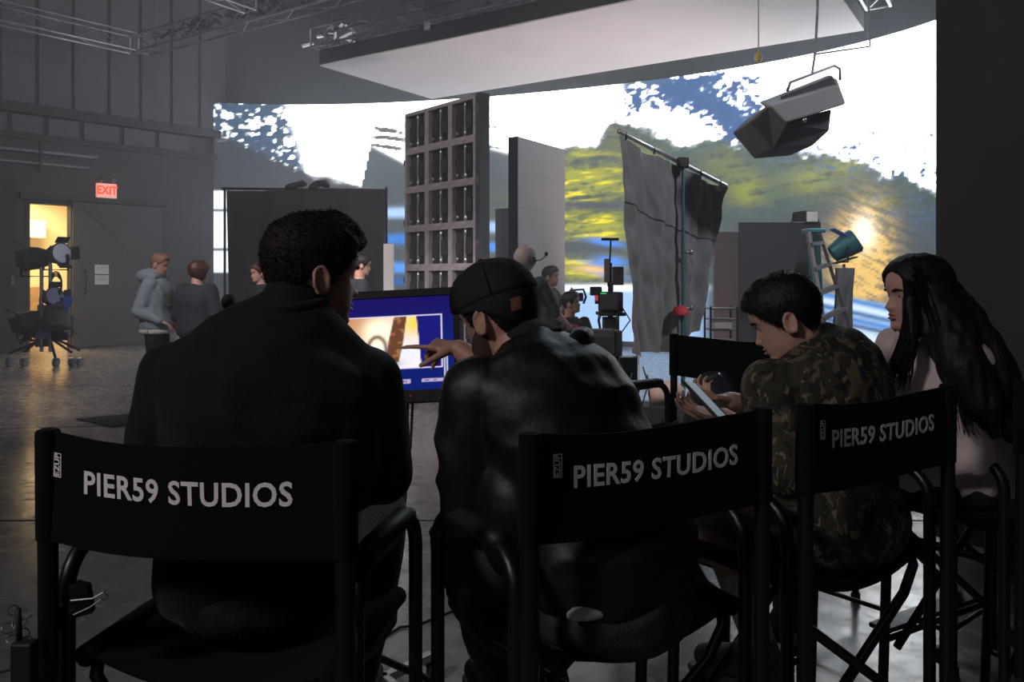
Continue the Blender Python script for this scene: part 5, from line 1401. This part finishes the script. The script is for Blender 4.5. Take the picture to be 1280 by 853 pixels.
# flats at the right of the cloth
def flat(name, lb, x0, x1, ytop, y, m, y2=None, th=.06):
    p = W(x0, ytop, y); q = W(x1, ytop, y2 or y); d = Vector((q.x - p.x, q.y - p.y, 0)); t = thing(name, lb, 'panel', Vector((p.x, p.y, 0)), math.atan2(d.y, d.x))
    w = d.length; h = p.z
    obj('panel_sheet', MB().b2((0, 0, .02), (w, th * .4, h)), m, t)
    obj('panel_frame', MB().b2((0, th * .4, .02), (.05, th, h)).b2((w - .05, th * .4, .02), (w, th, h)).b2((.05, th * .4, h - .05), (w - .05, th, h)).b2((.05, th * .4, .02), (w - .05, th, .07)), M['black'], t)
    obj('foot', MB().b2((.1, -.2, 0), (.16, .4, .03)).b2((w - .16, -.2, 0), (w - .1, .4, .03)), M['black'], t)
    return t
flat('grey_flat', 'grey flat behind the black cloth lit pink near its foot', 893, 935, 290, 11.5, mat('grey board', (.13, .115, .12), .7))
flat('dark_flat', 'dark grey flat standing behind the man with the phone', 925, 1026, 278, 8.6, mat('dark grey flat cloth', (.030, .034, .038), .8))
lamp('floor_lamp_pink', 'SPOT', (2.3, 10.2, .25), (2.95, 11.5, .9), 26, (1.0, .55, .50), .05, spot=math.radians(80))
dv = thing('work_lamp', 'small boxed lamp with white side resting on top of the dark flat', 'lamp', W(1006, 278, 8.63))
obj('lamp_body', MB().box((-.06, 0, .06), (.12, .10, .10)), M['black'], dv, bevel=.008)
obj('lamp_face', MB().box((.06, -.02, .055), (.12, .09, .11)), M['white'], dv, bevel=.008)
obj('lamp_bracket', MB().tube([(-.14, 0, .0), (-.12, 0, .10), (0, 0, .12), (.12, 0, .11), (.15, 0, .0)], .008, 6), M['black'], dv)
# shelf cart
sc_ = thing('shelf_cart', 'low open metal rack between the black cloth and the dark flat', 'cart', Vector((W(901, 0, 9.8).x, 9.8, 0)))
for x in (-.16, .16):
    for yy in (-.15, .15): obj('post', MB().tube([(x, yy, .05), (x, yy, 1.13)], .014, 8), M['black'], sc_)
for z in np.linspace(.2, 1.1, 8):
    obj('shelf', MB().b2((-.16, -.15, z - .008), (.16, .15, z + .008)), M['alud'], sc_)
for z in (.34, .60, .86): obj('tray', MB().b2((-.13, -.14, z), (.10, .14, z + .08)), M['white'], sc_, bevel=.005)
# ladder
ld = thing('step_ladder', 'tall teal and grey step ladder at the foot of the golden bush', 'ladder', Vector((W(1045, 0, 7.6).x, 7.6, 0)))
lx = ld.location.x
def LP(px, py, yy=7.6): 
    p = W(px, py, yy); return p - ld.location
for dx in (0, 1):
    obj('rail', MB().beam(LP(1024 - dx * 14, 290, 7.55), LP(1076 - dx * 34, 478 if dx else 455, 7.4), .06, .03), M['steel'] if not dx else M['grey'], ld)
for k in range(6):
    t = (k + .5) / 6
    a = LP(1024, 290, 7.55).lerp(LP(1076, 455, 7.4), t); b = LP(1010, 290, 7.55).lerp(LP(1042, 478, 7.4), t)
    obj('step', MB().beam(a, b, .10, .035), M['alud'], ld)
obj('rear_leg', MB().beam(LP(1022, 292, 7.8), LP(1032, 490, 8.3), .04, .03), M['teal'], ld)
obj('rear_leg', MB().beam(LP(1012, 292, 7.8), LP(1018, 490, 8.3), .04, .03), M['teal'], ld)
obj('top_cap', MB().box(LP(1017, 289, 7.65), (.16, .2, .04)), M['teal'], ld, bevel=.006)
# lamp with gel on a stand, cloth hanging
gl = stand('gel_lamp', 'studio lamp with teal housing on a stand beside the ladder', 'lamp', Vector((W(1055, 0, 8.2).x, 8.2, 0)), 1.62, m=M['alud'])
obj('lamp_head', MB().tube([(-.12, 0, 1.72), (.0, -.02, 1.80), (.10, -.04, 1.86)], [.085, .12, .13], 14), M['teal'], gl, smooth='auto')
obj('lamp_lens', MB().tube([(.10, -.04, 1.86), (.115, -.045, 1.87)], .115, 14), M['white'], gl, smooth='auto')
obj('barn_door', MB().box((-.06, -.06, 1.93), (.20, .14, .012), Matrix.Rotation(.5, 3, 'Y')), M['blue'], gl)
obj('barn_door', MB().box((.0, -.02, 1.66), (.22, .14, .012), Matrix.Rotation(-.3, 3, 'Y')), M['black'], gl)
obj('yoke', MB().tube([(-.02, -.14, 1.80), (-.02, -.14, 1.64), (-.02, .12, 1.64), (-.02, .12, 1.80)], .010, 6), M['black'], gl)
sb = thing('hanging_sandbag', 'grey cloth bag hanging on the lamp stand beside the ladder', 'bag', gl.location + Vector((-.02, -.08, 0)))
obj('bag_cloth', MB().grid(lambda u, v: (-.085 + .18 * u - .02 * v, -.03 * math.sin(math.pi * u) - .02 * math.sin(9 * u + 4 * v), 1.58 - .62 * v), 16, 20, .05, (0, 1, 0)), M['grey'], sb, smooth='auto')
# tan bundle standing in for a figure's bare legs, on a box
tb = tag(obj('leg_stand_in', MB().rings([[Vector((x_ * .15 * 1, .10 * s_ * math.cos(t), .09 + .09 * s_ * math.sin(t) + .04 * math.sin(3 * x_))) for t in np.linspace(0, 6.283, 14, endpoint=False)] for x_, s_ in ((-1, .3), (-.6, .9), (0, 1), (.5, .8), (1, .35))]), mat('tan stand-in', (.5, .36, .28), .8), smooth=True), 'pale tan bundle standing in for bare legs under the black cloth', 'bundle'); tb.location = (1.30, 6.75, .425)
cr_ = thing('apple_crate', 'dark box under the pale tan bundle', 'box', (1.30, 6.75, 0)); obj('crate_body', MB().b2((-.22, -.16, 0), (.22, .16, .42)), M['steel'], cr_, bevel=.01); obj('crate_grip', MB().b2((-.06, -.175, .28), (.06, -.162, .32)), M['black'], cr_)

# ------------------------------------------------------------------ camera rig and video cart
rg = stand('camera_rig', 'cinema camera rig on a tall support beside the black cloth', 'camera', Vector((W(763, 0, 7.4).x, 7.4, 0)), 1.15, r=.03, m=M['black'], feet=3, spread=.4)
def RB(nm, x, y_, z, sx_, sy_, sz_, m, bv=.006): obj(nm, MB().box((x, y_, z), (sx_, sy_, sz_)), m, rg, bevel=bv)
RB('camera_body', .0, 0, 1.26, .20, .26, .18, M['black']); RB('camera_battery', .02, .18, 1.27, .12, .10, .15, M['grey'])
obj('lens', MB().tube([(-.02, -.13, 1.26), (-.03, -.20, 1.26), (-.04, -.30, 1.26)], [.05, .055, .06], 14), M['gloss'], rg, smooth='auto')
RB('matte_box', -.05, -.33, 1.27, .16, .05, .14, M['black']); RB('viewfinder', -.14, -.05, 1.36, .10, .12, .08, M['black'])
RB('small_monitor', -.11, -.16, 1.30, .012 + .09, .02, .11, M['black'])
obj('green_display', MB().box((-.085, -.172, 1.315), (.05, .004, .06)), mat('green display', (.02, .3, .05), .3, em=(.03, .8, .12), estr=1.0), rg)
obj('red_display', MB().box((-.145, -.172, 1.30), (.025, .004, .05)), mat('red display', (.3, .03, .04), .3, em=(.7, .08, .12), estr=.5), rg)
obj('top_handle', MB().tube([(0, -.10, 1.35), (0, -.10, 1.43), (0, .08, 1.43), (0, .08, 1.35)], .014, 8), M['black'], rg, smooth=True)
obj('antenna_mast', MB().tube([(.0, .05, 1.40), (.0, .05, 1.62)], .022, 8).tube([(.0, .05, 1.62), (.01, .05, 1.83)], .009, 6).box((.0, .03, 1.84), (.16, .05, .025)), M['black'], rg, smooth='auto')
RB('wireless_box', -.03, .02, 1.55, .05, .05, .22, M['grey']); RB('wireless_box', .07, .0, 1.50, .10, .06, .17, M['steel'])
for k in range(5):
    obj('rig_cable', MB().tube([(random.uniform(-.1, .1), -.1, 1.3), (random.uniform(-.18, .16), -.2, 1.1), (random.uniform(-.1, .15), -.15, .85), (random.uniform(-.1, .1), -.05, .6)], .007, 5), M['rubber'], rg)
obj('rig_plate', MB().box((0, 0, 1.15), (.24, .34, .03)).box((0, -.02, 1.03), (.14, .16, .18)), M['steel'], rg, bevel=.006)
vc = thing('video_cart', 'video cart with a black monitor box and cables left of the black cloth', 'cart', Vector((W(752, 0, 6.2).x, 6.2, 0)))
def VP(px, py, yy=6.2): return W(px, py, yy) - vc.location
def VB(nm, x0, y0, x1, y1, m, yy=6.2, dp=.14, bv=.008, rot=0):
    a, b = VP(x0, y1, yy), VP(x1, y0, yy); obj(nm, MB().b2((a.x, a.y, a.z), (b.x, b.y + dp, b.z)), m, vc, bevel=bv)
VB('monitor_box', 727, 412, 768, 444, M['steel'], 6.1, .12); VB('monitor_visor', 768, 414, 778, 446, M['black'], 6.15, .2)
VB('monitor_rear', 736, 420, 764, 440, M['black'], 6.04, .06)
VB('recorder', 770, 447, 797, 476, M['gloss'], 6.2); VB('tray', 738, 486, 800, 491, M['steel'], 6.0, .45); VB('tray', 735, 520, 800, 525, M['steel'], 6.0, .45); VB('power_case', 744, 449, 768, 485, M['black'], 6.3, .2); VB('accessory_bag', 776, 492, 797, 518, M['grey'], 6.1, .3)
for px in (742, 760, 772, 797):
    obj('cart_post', MB().tube([VP(px, 444, 6.25), Vector((VP(px, 444, 6.25).x, .05, .05))], .013, 8), M['alud'] if px != 760 else M['yellow'], vc, smooth=True)
for k in range(12):
    x = random.uniform(735, 812); obj('cart_cable', MB().tube([VP(x, 440 + random.uniform(0, 30), 6.1), VP(x + random.uniform(-14, 14), 480, 6.0), VP(x + random.uniform(-16, 16), 512, 6.0), VP(x + random.uniform(-20, 20), 540, 6.0)], .006, 5), M['rubber'], vc)
for px in (745, 790):
    p = VP(px, 580, 6.2); obj('caster', MB().tube([(p.x - .02, 0, .055), (p.x + .02, 0, .055)], .055, 12), M['rubber'], vc, smooth='auto')
    obj('base_bar', MB().tube([(p.x, -.1, .12), (p.x, .3, .12)], .016, 8), M['black'], vc)

# ------------------------------------------------------------------ rolling stand with lamps at the left
rs = thing('lamp_trolley', 'rolling stand loaded with studio lamps before the lit doorway', 'light stand', Vector((W(58, 0, 13.2).x, 13.2, 0)))
sY = 13.2
def RP(px, py, dy=0): return W(px, py, sY + dy) - rs.location
for px in (52, 63): obj('mast', MB().tube([RP(px, 440), RP(px, 330)], .03, 8).box(RP(px, 385), (.09, .09, .10)), M['alud'], rs, smooth='auto')
def lamp_head(x, y0, r, L, d, tilt=0):
    c = RP(x, y0); dv_ = Vector(d).normalized() * L / 2
    h = obj('lamp_head', MB().tube([c - dv_, c - dv_ * .2, c + dv_ * .8, c + dv_], [r * .65, r * .9, r, r * 1.08], 16), M['steel'], rs, smooth='auto')
    obj('lamp_glass', MB().tube([c + dv_ * 1.0, c + dv_ * 1.03], r * .92, 16), mat('lens glass', (.07, .10, .22), .15), h, smooth='auto')
    for k in range(4):
        an = k * math.pi / 2; sd = Vector((0, 0, 1)).cross(dv_).normalized(); up = dv_.cross(sd).normalized(); o_ = (sd * math.cos(an) + up * math.sin(an))
        obj('barn_door', MB().beam(c + dv_ * 1.0 + o_ * r * 1.0, c + dv_ * 1.6 + o_ * r * 1.5, r * 1.3, .01, up=o_), M['black'], h)
    obj('yoke', MB().tube([c + Vector((-r * 1.2, 0, 0)), c + Vector((-r * 1.2, 0, -r * 1.5)), c + Vector((r * 1.2, 0, -r * 1.5)), c + Vector((r * 1.2, 0, 0))], .02, 6), M['black'], h)
lamp_head(45, 323, .20, .36, (-.8, -.5, -.05)); lamp_head(70, 318, .17, .30, (.8, -.4, .1)); lamp_head(40, 402, .20, .34, (-.7, -.6, -.3)); lamp_head(70, 395, .22, .42, (.1, -.3, -1)); lamp_head(64, 372, .15, .24, (.8, -.5, .2)); lamp_head(53, 408, .16, .3, (.3, -.6, -.6))
obj('blue_gel', MB().box(RP(83, 380), (.16, .02, .24), Matrix.Rotation(.4, 3, 'Y')), M['blue'], rs)
obj('coiled_cable', MB().tube([RP(70 + 7 * math.cos(q), 352 + 14 * math.sin(q) + q * .4) for q in np.linspace(0, 18, 60)], .014, 5), M['rubber'], rs)
for x0, y0, x1, y1 in ((52, 430, 12, 448), (52, 428, 30, 446), (63, 430, 70, 456), (63, 428, 90, 447), (63, 426, 100, 444)):
    obj('base_leg', MB().tube([RP(x0, y0 - 5), RP(x1, y1 - 6)], .022, 8), M['black'], rs, smooth=True)
    p = RP(x1, y1); obj('caster_wheel', MB().tube([Vector((p.x - .03, p.y, .075)), Vector((p.x + .03, p.y, .075))], .075, 14), M['alud'], rs, smooth='auto')
# fluffy microphone in front of the drape
mi = stand('microphone_stand', 'small round black microphone on a stand left of the broad man', 'microphone', Vector((W(286, 0, 5.0).x, 5.0, 0)), 1.30, r=.009, spread=.25, m=M['black'])
obj('foam_windshield', MB().ell((0, 0, 1.335), (.046, .05, .052)), M['black'], mi, smooth=True)

# ------------------------------------------------------------------ crew farther back
def crew(label, x, y, top, fwd, skin, pose=None, hairm=None, style=SHORT, top_m=None, leg_m=None, group=None, sit=0.0, sleeve=1.9, headdir=None, bulk=1.0, hands=None, voxel=.013, tilt=0, hcount=500, loose=.02):
    """a standing (or sitting) figure; top = height of the crown above the floor"""
    f = Vector((*fwd, 0)).normalized(); r = Vector((f.y, -f.x, 0)); o = Vector((x, y, 0)); H = top
    def Q(rr, ff, z): return tuple(o + r * rr + f * ff + Vector((0, 0, z)))
    k = (H if not sit else 1.72) / 1.75; dz_ = H - 1.75 * k
    j = dict(pel=Q(0, 0, .95 * k + dz_), chest=Q(0, -.02, 1.22 * k + dz_), neck=Q(0, .0, 1.47 * k + dz_), shL=Q(-.175, 0, 1.40 * k + dz_), shR=Q(.175, 0, 1.40 * k + dz_),
             elL=Q(-.25, -.02, 1.12 * k + dz_), elR=Q(.25, -.02, 1.12 * k + dz_), wrL=Q(-.24, .12, .90 * k + dz_), wrR=Q(.24, .12, .90 * k + dz_),
             hpL=Q(-.09, 0, .92 * k + dz_), hpR=Q(.09, 0, .92 * k + dz_))
    if not sit: j.update(knL=Q(-.10, .02, .50 * k), knR=Q(.11, .03, .50 * k), anL=Q(-.11, -.02, .09), anR=Q(.13, -.02, .09), toL=Q(-.13, .20, .03), toR=Q(.17, .20, .03))
    else: j.update(knL=Q(-.14, .42, .50), knR=Q(.14, .42, .50), anL=Q(-.14, .38, .09), anR=Q(.14, .38, .09), toL=Q(-.15, .6, .03), toR=Q(.15, .6, .03))
    for kk, v in (pose or {}).items(): j[kk] = Q(*v)
    hd = Head(Vector(Q(0, .035, H - .115)), headdir or (f.x, f.y, 0), tilt, .98)
    root, base = person(label, j, hd, skin, (x, y, 0), voxel * .7, group, hands=hands, feet=True, headres=(30, 28))
    tm, lm = top_m or M['black'], leg_m or M['pants']
    def tf(mb):
        torso(mb, j, loose, sc=bulk); arms(mb, j, loose * .7, sleeve, sc=bulk * 1.05)
        for s_ in 'LR': mb.ell(V3(j['sh' + s_]), (.07 * bulk,) * 3)
    garment(root, base, 'top', tf, tm, voxel, 4, folds(.010, (9, 9, 8), int(x * 10) + 50))
    garment(root, base, 'trousers', lambda mb: (legs(mb, j, .016, 1.95), mb.ell(V3(j['pel']) - V3((0, 0, .03)), (.17, .14, .10))), lm, voxel, 4, folds(.008, seed=8))
    shoe(base, root, j['anL'], j['toL'], M['black'], M['rubber'], voxel=.012); shoe(base, root, j['anR'], j['toR'], M['black'], M['rubber'], voxel=.012)
    hair(root, base, hd, hair_offset(style, 2), hairm or M['hairB'], 40, 34, count=hcount, length=.022, thick=.002, curl=.3, seed=int(y * 7))
    face_parts(hd, root, base, hairm or M['hairB'], .01)
    return root, base, j, hd, Q
M['hoodie'] = mat('blue grey hoodie', (.26, .33, .37), .85, bump=.3, bscale=60)
r_, b_, j_, h_, Q_ = crew('person in a blue grey hoodie with a small bag across the chest, standing in profile', W(196, 0, 9.3).x, 9.3, 1.755, (.95, -.05), M['skinC'], hairm=M['hairL'], style=CROWN, top_m=M['hoodie'], headdir=(.95, -.05, -.25),
     pose=dict(wrR=(.20, .16, .98), elR=(.24, -.10, 1.10), wrL=(-.2, .16, .98)), bulk=1.1, loose=.03)
garment(r_, b_, 'hood', lambda mb: (mb.ell(V3(Q_(0, -.10, 1.50)), (.13, .12, .09)), mb.capsule(V3(Q_(-.1, 0, 1.49)), V3(Q_(.1, 0, 1.49)), .06, .06)), M['hoodie'], .012, 5, folds(.012, seed=4))
obj('shirt_hem', MB().tube([V3(Q_(.19 * math.cos(q), .16 * math.sin(q), .86)) - b_ for q in np.linspace(0, 6.283, 20)], .03, 8, caps=False), M['tee_w'], r_, smooth=True)
cbg = thing('chest_bag', 'olive sling bag worn across the chest of the person in the hoodie', 'bag', Q_(0.02, .20, 1.22))
obj('bag_body', MB().rings([[Vector((.06 * s_ * math.cos(q), .13 * s_ * math.sin(q), z)) for q in np.linspace(0, 6.283, 14, endpoint=False)] for z, s_ in ((-.09, .6), (-.07, 1), (.06, 1), (.09, .6))]), M['olive'], cbg, smooth='auto')
obj('strap', MB().tube([(0, .1, .06), (-.12, .16, .18), (-.26, .1, .26)], .018, 6, flat=.3), M['olive'], cbg)
BOB = dict(line=[.19, .18, .15, .06, .02, .0, .0, .0, .0], th=[.024, .03, .03, .026, .02], rough=.3)
crew('person with auburn hair and dark top seen from behind beside the hoodie', W(246, 0, 8.9).x, 8.9, 1.67, (.35, .94), M['skinC'], hairm=M['hairR'], style=BOB, top_m=mat('dark navy top', (.020, .030, .036), .85, bump=.2, bscale=50), headdir=(.65, .76, -.1),
     pose=dict(elL=(-.27, .0, 1.05), wrL=(-.16, .22, 1.1), elR=(.27, .0, 1.05), wrR=(.14, .22, 1.1)), bulk=1.2, loose=.03)
rb = thing('red_box', 'red and white box on a stool behind the person with auburn hair', 'box', (W(214, 0, 9.9).x, 9.9, .68)); obj('red_band', MB().box((0, 0, .20), (.2, .1, .12)), M['red'], rb, bevel=.01); obj('white_base', MB().box((0, 0, .07), (.2, .1, .13)), M['white'], rb, bevel=.01)
st_ = thing('stool', 'small dark stool under the red and white box', 'stool', (W(214, 0, 9.9).x, 9.9, 0)); obj('stool_seat', MB().box((0, 0, .665), (.32, .28, .03)), M['black'], st_, bevel=.008)
for x_ in (-.12, .12):
    for y_ in (-.1, .1): obj('leg', MB().tube([(x_, y_, .65), (x_ * 1.2, y_ * 1.2, 0)], .014, 8), M['black'], st_)
crew('person with face turned left, half hidden behind the broad man', W(326, 0, 10.2).x, 10.2, 1.66, (-.6, -.8), M['skinC'], hairm=M['hairR'], style=SHORT, top_m=M['black'], headdir=(-.7, -.7, -.1))
crew('person in a dark top facing right beyond the monitor', W(449, 0, 9.0).x, 9.0, 1.745, (.9, .35), M['skinA'], hairm=M['hairB'], style=SHORT, top_m=mat('dark teal top', (.018, .03, .035), .85), headdir=(.93, .25, -.15))
M['teegreen'] = mat('dark green tee', (.022, .040, .036), .85, bump=.2, bscale=60)
r_, b_, j_, h_, Q_ = crew('person with pale hair and a headset, dark green tee, seen from behind', W(655, 0, 8.0).x, 8.0, 1.785, (.35, .94), M['skinC'], hairm=M['hairG'], style=BOB, top_m=M['teegreen'], headdir=(.6, .8, -.1), sleeve=.7, hcount=3500,
     pose=dict(elR=(.30, .10, 1.13), wrR=(.34, .32, 1.02), elL=(-.26, .1, 1.12), wrL=(-.12, .34, 1.1)))
hs = MB(); hs.tube([h_.P(-.005, .095 * math.cos(q), .11 + .145 * math.sin(q)) - b_ for q in np.linspace(0, math.pi, 16)], .008, 6)
for s_ in (-1, 1): hs.tube([h_.P(-.005, s_ * .075, .105) - b_, h_.P(-.005, s_ * .115, .105) - b_], .040, 14)
ho_ = obj('headset', hs, mat('blue black headset', (.02, .05, .09), .35), r_, smooth='auto')
obj('microphone_boom', MB().tube([h_.P(-.02, -.11, .10) - b_, h_.P(.06, -.16, .12) - b_, h_.P(.10, -.19, .17) - b_], .006, 6).ell(h_.P(.10, -.19, .185) - b_, (.018, .018, .022)), M['black'], ho_, smooth=True)
r_, b_, j_, h_, Q_ = crew('darker person holding up a small camera before the pale LED tower', W(685, 0, 9.6).x, 9.6, 1.615, (.85, -.35), M['skinD'], hairm=M['hairB'], style=SHORT, top_m=M['teegreen'], sleeve=.8,
     pose=dict(elR=(.18, .18, 1.02), wrR=(.12, .30, 1.22), elL=(-.2, .18, 1.02), wrL=(-.10, .32, 1.2)))
hc = thing('handheld_camera', 'small dark camera rig held up by the darker person', 'camera', Q_(0, .36, 1.25))
obj('camera_body', MB().box((0, 0, 0), (.15, .12, .10)), M['gloss'], hc, bevel=.01); obj('camera_lens', MB().tube([(0, -.05, 0), (0.02, -.14, .0)], .035, 12), M['black'], hc, smooth='auto')
obj('camera_grip', MB().tube([(-.08, 0, -.06), (-.11, 0, .02), (-.07, 0, .08), (.08, 0, .09), (.11, 0, .0), (.08, 0, -.08)], .014, 8), M['black'], hc, smooth=True)
M['teeb'] = mat('black tee', (.012, .012, .015), .85, bump=.2, bscale=60)
r_, b_, j_, h_, Q_ = crew('person in a black tee with a pink chest print, seated by the camera', W(712, 0, 8.8).x, 8.8, 1.325, (.35, -.94), M['skinB'], hairm=M['hairB'], style=SHORT, top_m=M['teeb'], sit=1, headdir=(.96, -.22, .12), sleeve=.75,
     pose=dict(elL=(-.27, .05, .72), wrL=(-.16, .26, .66), elR=(.27, .05, .72), wrR=(.18, .30, .66)))
pr = MB(); 
for cx_, cz_, rr_ in ((0, 0, .075), (0, .02, .045), (-.02, .03, .015), (.022, .03, .015)):
    pr.tube([V3(Q_(cx_ + .01 + rr_ * math.cos(q), .148 - .25 * (rr_ * math.sin(q) + cz_) * 0, .90 + cz_ + rr_ * .9 * math.sin(q))) - b_ for q in np.linspace(0, 6.283, 18)], .006, 5, caps=False)
obj('chest_print', pr, mat('pink print', (.75, .04, .20), .7), r_)
bx = thing('equipment_case', 'black equipment case used as a seat by the person in the pink print tee', 'case', (b_.x, b_.y, 0)); obj('case_body', MB().b2((-.25, -.2, 0), (.25, .25, .38)), M['black'], bx, bevel=.01); obj('case_trim', MB().b2((-.26, -.21, .18), (.26, .26, .20)), M['alud'], bx)
